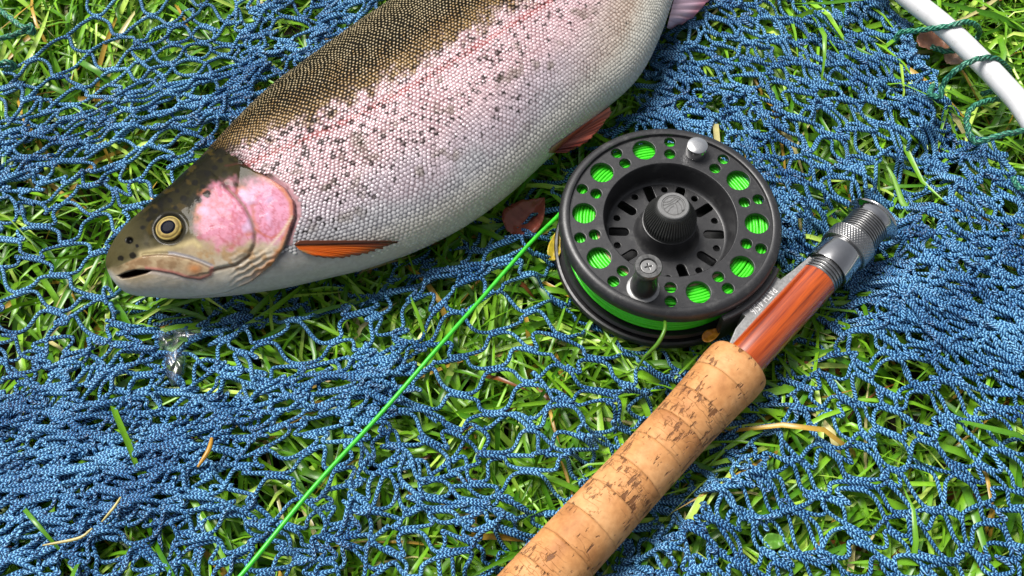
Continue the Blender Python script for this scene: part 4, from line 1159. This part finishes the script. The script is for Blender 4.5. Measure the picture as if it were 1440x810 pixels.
V, F = lathe([(0.0086, t_b2), (0.0087, t_b2 + 0.0022), (0.0110, t_b2 + 0.0030), (0.0116, t_b2 + 0.0034), (0.0117, t_b2 + 0.0039), (0.0114, t_b2 + 0.0043), (0.0104, t_b2 + 0.0043), (0.0094, t_b2 + 0.0038)], 96, axis='x', cap0=True, cap1=True)
link('butt_cap', make_mesh('butt_cap', V, F), M['chrome'], rod)

# ------------------------------------------------------------------ fly reel
reel = empty('fly_reel', (RC[0], RC[1], REEL_Z0), 'black large arbor fly reel loaded with bright green line, mounted on the rod', 'fishing reel')
RO = np.array(reel.location); ZF = REEL_FACE - REEL_Z0
PHI0 = rad(-4.0)
def rlink(name, VF, mat, parent=None, sharp=35):
    V, F = VF; me = make_mesh(name, V, F)
    if sharp: me.set_sharp_from_angle(angle=rad(sharp))
    return link(name, me, mat, parent or reel)
# outer rim of the spool
spool = rlink('spool_rim', lathe([(.895 * RR, ZF - .0030), (.905 * RR, ZF - .0006), (.910 * RR, ZF + .0004), (.925 * RR, ZF + .0007), (.962 * RR, ZF + .0004), (.985 * RR, ZF - .0004), (.998 * RR, ZF - .0018),
                               (RR, ZF - .0032), (.998 * RR, ZF - .0050), (.985 * RR, ZF - .0056), (.965 * RR, ZF - .0056), (.955 * RR, ZF - .0040), (.895 * RR, ZF - .0030)], 160), M['black'])
loops = [circ(0, 0, .907 * RR, 160), circ(0, 0, .605 * RR, 128)]
for k in range(10):
    a = PHI0 + k * math.pi / 5
    if k not in (2, 7): loops.append(circ(.772 * RR * math.cos(a), .772 * RR * math.sin(a), .112 * RR, 48))
    a += math.pi / 10
    for r_ in (.705, .840): loops.append(circ(r_ * RR * math.cos(a), r_ * RR * math.sin(a), .0575 * RR, 32))
me = curve_sheet('spool_face', loops, 0.0022, 0.0003, 2)
o = link('spool_face', me, M['black'], reel); o.location = (0, 0, ZF - .0020)
DZ = ZF - .0128
rlink('arbor_wall', lathe([(.612 * RR, ZF - .0026), (.606 * RR, ZF - .0014), (.600 * RR, ZF - .0010), (.594 * RR, ZF - .0014), (.588 * RR, ZF - .003), (.568 * RR, DZ + .003), (.560 * RR, DZ + .0012), (.545 * RR, DZ + .0004), (.530 * RR, DZ + .0001)], 128), M['black'])
loops = [circ(0, 0, .548 * RR, 128), circ(0, 0, .12 * RR, 40)]
for k in range(10):
    a = rad(-2) + k * math.pi / 5; c, s = math.cos(a), math.sin(a)
    hw, r0_, r1_ = .048 * RR, .385 * RR, .500 * RR
    th_ = np.linspace(-math.pi / 2, math.pi / 2, 12)
    p1 = np.stack([r1_ + hw * np.cos(th_), hw * np.sin(th_)], -1); p2 = np.stack([r0_ - hw * np.cos(th_), -hw * np.sin(th_)], -1)
    lp = np.vstack([p1, p2]); loops.append(lp @ np.array([[c, s], [-s, c]]))
    a += math.pi / 10; loops.append(circ(.475 * RR * math.cos(a), .475 * RR * math.sin(a), .036 * RR, 24))
me = curve_sheet('arbor_plate', loops, 0.0016, 0.0002, 1)
o = link('arbor_plate', me, M['black'], reel); o.location = (0, 0, DZ - .0008)
rlink('hub', lathe([(.305 * RR, DZ), (.285 * RR, DZ + .0006), (.265 * RR, DZ + .0022), (.250 * RR, DZ + .005), (.245 * RR, DZ + .0095), (.20 * RR, DZ + .010)], 96), M['black'])
KZ = DZ + .0092
def kn(r, z, p):
    f = sm(KZ + .0008, KZ + .0018, z) * sm(KZ + .0108, KZ + .0092, z)
    return r - 0.00065 * (0.5 + 0.5 * np.cos(56 * p)) ** 2 * f
kp = [(.19 * RR, KZ - .0002), (.232 * RR, KZ), (.238 * RR, KZ + .0006)] + [(np.interp(z, [0, .3, .75, 1], [.238, .236, .185, .150]) * RR, KZ + .0008 + z * .0102) for z in np.linspace(0, 1, 16)] + [(.142 * RR, KZ + .0116), (.10 * RR, KZ + .0117)]
knob = rlink('drag_knob', lathe(kp, 448, kn, cap1=True), M['knob'], sharp=None)
capz = KZ + .0118
cap_ = rlink('knob_cap', lathe([(.142 * RR, capz - .0004), (.140 * RR, capz + .0003), (.132 * RR, capz + .0006), (.108 * RR, capz + .0006), (.104 * RR, capz + .0003), (.05 * RR, capz + .0003)], 96, cap1=True), M['cap'], knob)
def flat_strokes(name, strokes, z, wdt, mat, parent):
    parts = []
    for p_ in strokes:
        q_ = spline(np.array(p_, float) * RR, 24); t_ = np.gradient(q_, axis=0); n_ = np.stack([-t_[:, 1], t_[:, 0]], -1); n_ /= np.linalg.norm(n_, axis=1)[:, None]
        V = np.vstack([np.column_stack([q_ + n_ * wdt / 2, np.full(24, z)]), np.column_stack([q_ - n_ * wdt / 2, np.full(24, z)])])
        i = np.arange(23); parts.append((V, np.stack([i, i + 24, i + 25, i + 1], -1)))
    V, F = joinVF(parts); return link(name, make_mesh(name, V, F, False), mat, parent)
a_ = np.linspace(rad(25), rad(335), 14)
ring_ = [(0.094 * math.cos(x), 0.094 * math.sin(x)) for x in a_]
flat_strokes('emblem', [ring_, [(-.086, .035), (-.035, .045), (.02, .085)], [(-.094, .005), (-.03, .025), (.045, .080)], [(-.085, -.035), (-.04, .0), (.0, .022), (.02, .02), (.03, -.02), (.032, -.088)],
                        [(-.06, -.07), (-.03, -.025), (.0, .0)], [(.02, .03), (.05, .06), (.062, .072)], [(.085, .04), (.092, -.03), (.075, -.06)], [(.035, .05), (.066, .0), (.070, -.06)]],
             capz + .00042, .0004, M['engrave'], cap_)
# handle and counterweight
ha = PHI0 + 7 * math.pi / 5; hx, hy = .772 * RR * math.cos(ha), .772 * RR * math.sin(ha)
hz0 = ZF - .0010
rlink('handle_base', (lambda VF: (VF[0] + [hx, hy, 0], VF[1]))(lathe([(.0066, hz0), (.0066, hz0 + .0006), (.0060, hz0 + .0010), (.0040, hz0 + .0010)], 48, cap1=True)), M['foot'])
hnd = rlink('handle', (lambda VF: (VF[0] + [hx, hy, 0], VF[1]))(lathe([(.0050, hz0 + .0008), (.0054, hz0 + .0016), (.0055, hz0 + .003), (.0051, hz0 + .0065), (.0045, hz0 + .011), (.0043, hz0 + .0140), (.0047, hz0 + .0160), (.0051, hz0 + .0168)], 56, cap1=True)), M['rubber'], sharp=None)
hzt = hz0 + .0165
hc_ = rlink('handle_cap', (lambda VF: (VF[0] + [hx, hy, 0], VF[1]))(lathe([(.0049, hzt), (.0054, hzt + .0005), (.0054, hzt + .0016), (.0051, hzt + .0021), (.0035, hzt + .0021), (.0033, hzt + .0017), (.0033, hzt + .0008), (.0008, hzt + .0008)], 56, cap1=True)),
            m_plain('worn_black_cap', (0.11, 0.11, 0.11), 0.35, metal=0.5, nscale=700, var=0.4, noise=0.2), hnd)
cross = []
w_, l_ = .00042, .00165
for x, y in ((w_, w_), (w_, l_), (-w_, l_), (-w_, w_), (-l_, w_), (-l_, -w_), (-w_, -w_), (-w_, -l_), (w_, -l_), (w_, -w_), (l_, -w_), (l_, w_)): cross.append((x, y))
me = curve_sheet('screw', [circ(0, 0, .0028, 40), np.array(cross)[::-1] @ np.array([[.97, .24], [-.24, .97]])], .0008, .0002, 2)
o = link('screw', me, M['cap'], hnd); o.location = (hx, hy, hzt + .0012)
wa = PHI0 + 2 * math.pi / 5; wx, wy = .772 * RR * math.cos(wa), .772 * RR * math.sin(wa)
rlink('counterweight', (lambda VF: (VF[0] + [wx, wy, 0], VF[1]))(lathe([(.0043, ZF - .0010), (.0045, ZF - .0004), (.0045, ZF + .0038), (.0043, ZF + .0045), (.0036, ZF + .0049), (.0015, ZF + .0051)], 56, cap1=True)), M['weight'])
# wound line, backing, back flange, frame
parts = []
rl = .00070
R_ = random.Random(9)
def ring_tube(r, z, rr_, n=120, wob=0.0):
    a = np.linspace(0, 2 * math.pi, n, endpoint=False); ph = np.linspace(0, 2 * math.pi, 6, endpoint=False); p0, p1 = R_.uniform(0, 6), R_.uniform(0, 6)
    rr2 = r + wob * np.sin(2 * a + p0) + wob * .6 * np.sin(5 * a + p1); z2 = z + wob * np.sin(3 * a + p1)
    V = np.stack([(rr2[:, None] + rr_ * np.cos(ph)) * np.cos(a)[:, None], (rr2[:, None] + rr_ * np.cos(ph)) * np.sin(a)[:, None], z2[:, None] + rr_ * np.sin(ph)], -1).reshape(-1, 3)
    i, j = np.meshgrid(np.arange(n), np.arange(6), indexing='ij')
    F = np.stack([i * 6 + j, ((i + 1) % n) * 6 + j, ((i + 1) % n) * 6 + (j + 1) % 6, i * 6 + (j + 1) % 6], -1).reshape(-1, 4)
    return V, F
zt = ZF - .0047
r_ = .680 * RR
while r_ < .885 * RR:
    parts.append(ring_tube(r_, zt - R_.uniform(0, .0003), rl * 1.0, wob=.00012)); r_ += rl * 1.9
z_ = zt - .0008
while z_ > .0062:
    parts.append(ring_tube(.882 * RR + R_.uniform(-.0003, .0003), z_, rl * 1.1, wob=.00015)); z_ -= rl * 1.95
V, F = joinVF(parts); link('line_winding', make_mesh('line_winding', V, F), M['line'], reel)
rlink('line_backing', lathe([(.60 * RR, zt - .0004), (.64 * RR, zt + .0002), (.665 * RR, zt), (.675 * RR, zt - .0004)], 120), M['backing'])
rlink('spool_flange', lathe([(.2 * RR, .0030), (.92 * RR, .0034), (.955 * RR, .0042), (.965 * RR, .0056), (.945 * RR, .0066), (.90 * RR, .0058), (.88 * RR, .0050), (.2 * RR, .0050)], 160), M['black'])
rlink('frame_ring', lathe([(.90 * RR, .0000), (.985 * RR, .0), (1.012 * RR, .0006), (1.022 * RR, .0018), (1.022 * RR, .0036), (1.012 * RR, .0044), (.992 * RR, .0046), (.985 * RR, .0038), (.975 * RR, .0028), (.90 * RR, .0020), (.10 * RR, .0020)], 160, cap1=True), M['black'])
# frame pillar behind the foot
e_ = np.array(RC[:2]) - ROD_A[:2]; tperp = ROD_A[:2] + ROD_D[:2] * (e_ @ ROD_D[:2]); fd = tperp - RC[:2]; fa = math.atan2(fd[1], fd[0])
def arc_block(name, a0, a1, r0, r1, z0, z1, n=28, mat=None):
    a = np.linspace(a0, a1, n); bv = .0004
    prof = [(r0, z0), (r1 - bv, z0), (r1, z0 + bv), (r1, z1 - bv), (r1 - bv, z1), (r0, z1)]
    V = np.array([[r * math.cos(x), r * math.sin(x), z] for x in a for r, z in prof]); F = [gridfaces(n, 6, True)]
    c0, c1 = V[:6].mean(0), V[-6:].mean(0); k = len(V); V = np.vstack([V, c0, c1]); i = np.arange(6); j = (i + 1) % 6
    F.append(np.vstack([np.stack([j, i, np.full(6, k)], -1), np.stack([(n - 1) * 6 + i, (n - 1) * 6 + j, np.full(6, k + 1)], -1)]))
    return rlink(name, (V, F), mat or M['black'])
arc_block('frame_pillar', fa - .42, fa + .30, 1.004 * RR, 1.055 * RR, .0040, ZF - .0052)
arc_block('frame_pillar', fa + 2.25, fa + 2.38, 1.004 * RR, 1.030 * RR, .0040, ZF - .0052)
# foot: a profile lying along the seat, with its stem
zt_f = ZR + 0.0052
foot_px = [(1020, 500), (1036, 462), (1050, 444.5), (1037, 433), (1062, 408), (1086, 386), (1098, 394), (1118, 379), (1139, 361.5), (1143, 365), (1128, 384), (1100, 415), (1070, 448), (1036, 489)]
fp_w = np.array([U(x, y, zt_f) for x, y in foot_px])
fl = fp_w[:, :2] - RO[:2]
me = curve_sheet('reel_foot', [fl], 0.0105, 0.0004, 2)
o = link('reel_foot', me, M['foot'], reel); o.location = (0, 0, zt_f - REEL_Z0 - .00525)
foot_o = o
def text_mesh(body, size):
    cu = bpy.data.curves.new('t', 'FONT'); cu.body = body; cu.size = size; cu.extrude = 0.00004; cu.align_x = 'CENTER'; cu.align_y = 'CENTER'
    t = bpy.data.objects.new('t', cu); C.objects.link(t); dg = bpy.context.evaluated_depsgraph_get()
    me = bpy.data.meshes.new_from_object(t.evaluated_get(dg)); bpy.data.objects.remove(t); bpy.data.curves.remove(cu); return me
pa, pb = U(1089, 406, zt_f), U(1057, 439, zt_f)
tdir = (pb - pa)[:2]; tl = np.linalg.norm(tdir)
me = text_mesh('PATH 4/5/6', 0.0032); me.name = 'lettering'
xs = [v.co.x for v in me.vertices]; k = tl / (max(xs) - min(xs)); 
o = link('lettering', me, M['print'], foot_o)
o.scale = (k, k * 1.5, 1); mid_ = (pa + pb) / 2
o.location = (mid_[0] - RO[0], mid_[1] - RO[1], .00525 + .00008); o.rotation_euler = (0, 0, math.atan2(tdir[1], tdir[0]))

# ------------------------------------------------------------------ fly line running off the reel
lp = [(812, 262, .026), (800, 282, .0255), (786, 302, .026), (740, 348, .028), (660, 440, .029), (560, 552, .0295), (450, 678, .030), (340, 806, .031), (250, 910, .030), (120, 1060, .024)]
lq = spline([U(*p_) for p_ in lp], 160); tq = np.linspace(0, 1, 160)
lq[:, 0] += 0.0004 * np.sin(tq * 17 + 1) * np.sin(math.pi * tq); lq[:, 2] += 0.0007 * np.sin(tq * 23) * np.sin(math.pi * tq)
V, F = tube(lq, .00088, 12)
O_ = U(560, 552, 0.0)
o = link('fly_line', make_mesh('fly_line', V - O_, F), m_plain('wet_fly_line', L(60, 190, 44), 0.36, noise=0.15, nscale=300, var=0.18)); o.location = O_
tag(o, 'taut bright green fly line running from the reel across the net', 'fishing line')

# ------------------------------------------------------------------ leaves, straws and loose blades
def leaf(name, cx, cy, z, ang, length, width, col, label, cat, curl=0.15, group=None, tip=0.6):
    n, m_ = 22, 9; t = np.linspace(0, 1, n)[:, None]; s_ = np.linspace(-1, 1, m_)[None]
    wv = np.sin(math.pi * np.clip(t, 0.015, 0.985) ** tip) ** 0.8 * width / 2
    X = (t - .5) * length + 0 * s_; Y = wv * s_
    Z = curl * width * (s_ ** 2) * (wv / (width / 2 + 1e-9)) + 0.12 * length * curl * np.sin(t * 5 + 1) + (fbm(X * 900, Y * 900, 3) - .5) * width * .18 - 0.05 * width * np.exp(-(s_ / .15) ** 2)
    ca, sa_ = math.cos(ang), math.sin(ang)
    W = np.stack([X * ca - Y * sa_, X * sa_ + Y * ca, Z], -1).reshape(-1, 3)
    V2 = np.vstack([W, W - [0, 0, .00025]]); f = gridfaces(n, m_); k = n * m_
    edge = np.r_[np.arange(m_), np.arange(1, n) * m_ + m_ - 1, (n - 1) * m_ + np.arange(m_ - 2, -1, -1), np.arange(n - 2, 0, -1) * m_]; e2 = np.roll(edge, -1)
    F2 = np.vstack([f, f[:, ::-1] + k, np.stack([edge, edge + k, e2 + k, e2], -1)])
    c = np.array(s2l(col)); nz = (0.7 + 0.6 * fbm(X * 500 + cx, Y * 500 + cy, 12)).ravel()[:, None]
    rib = (1 + 0.25 * np.exp(-(s_ / .12) ** 2) + 0 * t).ravel()[:, None]
    cl = np.clip(c * nz * rib, 0, .9)
    o = link(name, make_mesh(name, V2, F2, True, np.vstack([cl, cl])), M['grass']); o.location = U(cx, cy, z)
    return tag(o, label, cat, group)
leaf('fallen_leaf', 742, 303, .016, 0.9, .024, .018, (150, 78, 66), 'reddish brown fallen leaf between the trout belly and the reel', 'leaf')
leaf('fallen_leaf', 782, 342, .015, 1.35, .018, .006, (214, 186, 60), 'yellow withered leaf at the left rim of the reel', 'leaf')
leaf('fallen_leaf', 1318, 62, .018, -0.2, .020, .013, (150, 104, 84), 'brown dead leaf under the first green lashing beside the hoop', 'leaf')
leaf('fallen_leaf', 1345, 78, .019, 0.7, .014, .010, (176, 140, 122), 'pale brown leaf scrap against the white hoop', 'leaf')
leaf('fallen_leaf', 1002, 470, .024, 0.6, .010, .005, (196, 132, 40), 'small golden leaf scrap between reel and cork grip', 'leaf')
leaf('weed_leaf', 1092, 761, .020, 0.1, .010, .006, (88, 140, 44), 'small rounded bright green weed leaf below the cork grip', 'leaf', 0.1)
leaf('weed_leaf', 568, 482, .021, 0.8, .009, .007, (100, 160, 60), 'small oval green weed leaf beside the fly line', 'leaf', 0.1)
leaf('weed_leaf', 588, 438, .018, 2.2, .008, .005, (84, 136, 46), 'round green weed leaf left of the fly line under the twine', 'leaf', 0.1)
def straw(pts, r, col, label, name='straw', cat='straw'):
    w_ = np.array([U(*p_) for p_ in pts]); o0 = w_.mean(0); p_ = spline(w_, 30) - o0
    t_ = np.linspace(0, 1, 30); V, F = tube(p_, r * (0.35 + 0.65 * np.sin(math.pi * np.clip(t_ * .8 + .15, 0, 1))), 8)
    o = link(name, make_mesh(name, V, F, True, np.broadcast_to(s2l(col), (len(V), 3)) * np.random.RandomState(1).uniform(.8, 1.1, (len(V), 1))), M['grass']); o.location = o0
    return tag(o, label, cat)
straw([(170, 699, .036), (160, 714, .0365), (143, 734, .036)], .00055, (206, 192, 128), 'short pale straw, upper of two on the bunched net')
straw([(130, 743, .037), (110, 757, .037), (60, 767, .036)], .0006, (206, 190, 130), 'longer pale curved straw, lower of two on the bunched net')
straw([(298, 616, .030), (293, 634, .031), (278, 657, .031)], .0010, (200, 148, 50), 'orange dry grass stem left of the fly line on the net')
straw([(934, 444, .036), (935, 462, .038), (925, 483, .036), (906, 503, .030), (896, 520, .024)], .0008, (92, 140, 40), 'single green grass stem curling over the lower rim of the reel', 'grass_stem', 'grass stem')

# ------------------------------------------------------------------ water held in the net
def build_film():
    parts = []
    for cx, cy, rx, ry, z, sd in ((247, 505, 18, 40, .0245, 1), (232, 478, 12, 16, .0245, 2), (262, 470, 22, 9, .024, 4)):
        rr = np.linspace(0, 1, 9)[:, None]; aa = np.linspace(0, 2 * math.pi, 36, endpoint=False)[None]
        wob = 1 + 0.35 * (fbm(np.cos(aa) * 2 + sd * 5, np.sin(aa) * 2, sd) - .5) * 2
        x = cx + rx * rr * wob * np.cos(aa); y = cy + ry * rr * wob * np.sin(aa)
        zz = z + 0.0006 * (1 - rr ** 2) + (fbm(x / 10, y / 10, sd) - .5) * 0.003 - 0.004 * rr ** 3
        parts.append((U(x, y, zz).reshape(-1, 3), gridfaces(9, 36, True)))
    V, F = joinVF(parts)
    o = link('water_film', make_mesh('water_film', V, F), M['film'])
    tag(o, 'clear slimy water film clinging to the bunched net', 'water', kind='stuff')
build_film()
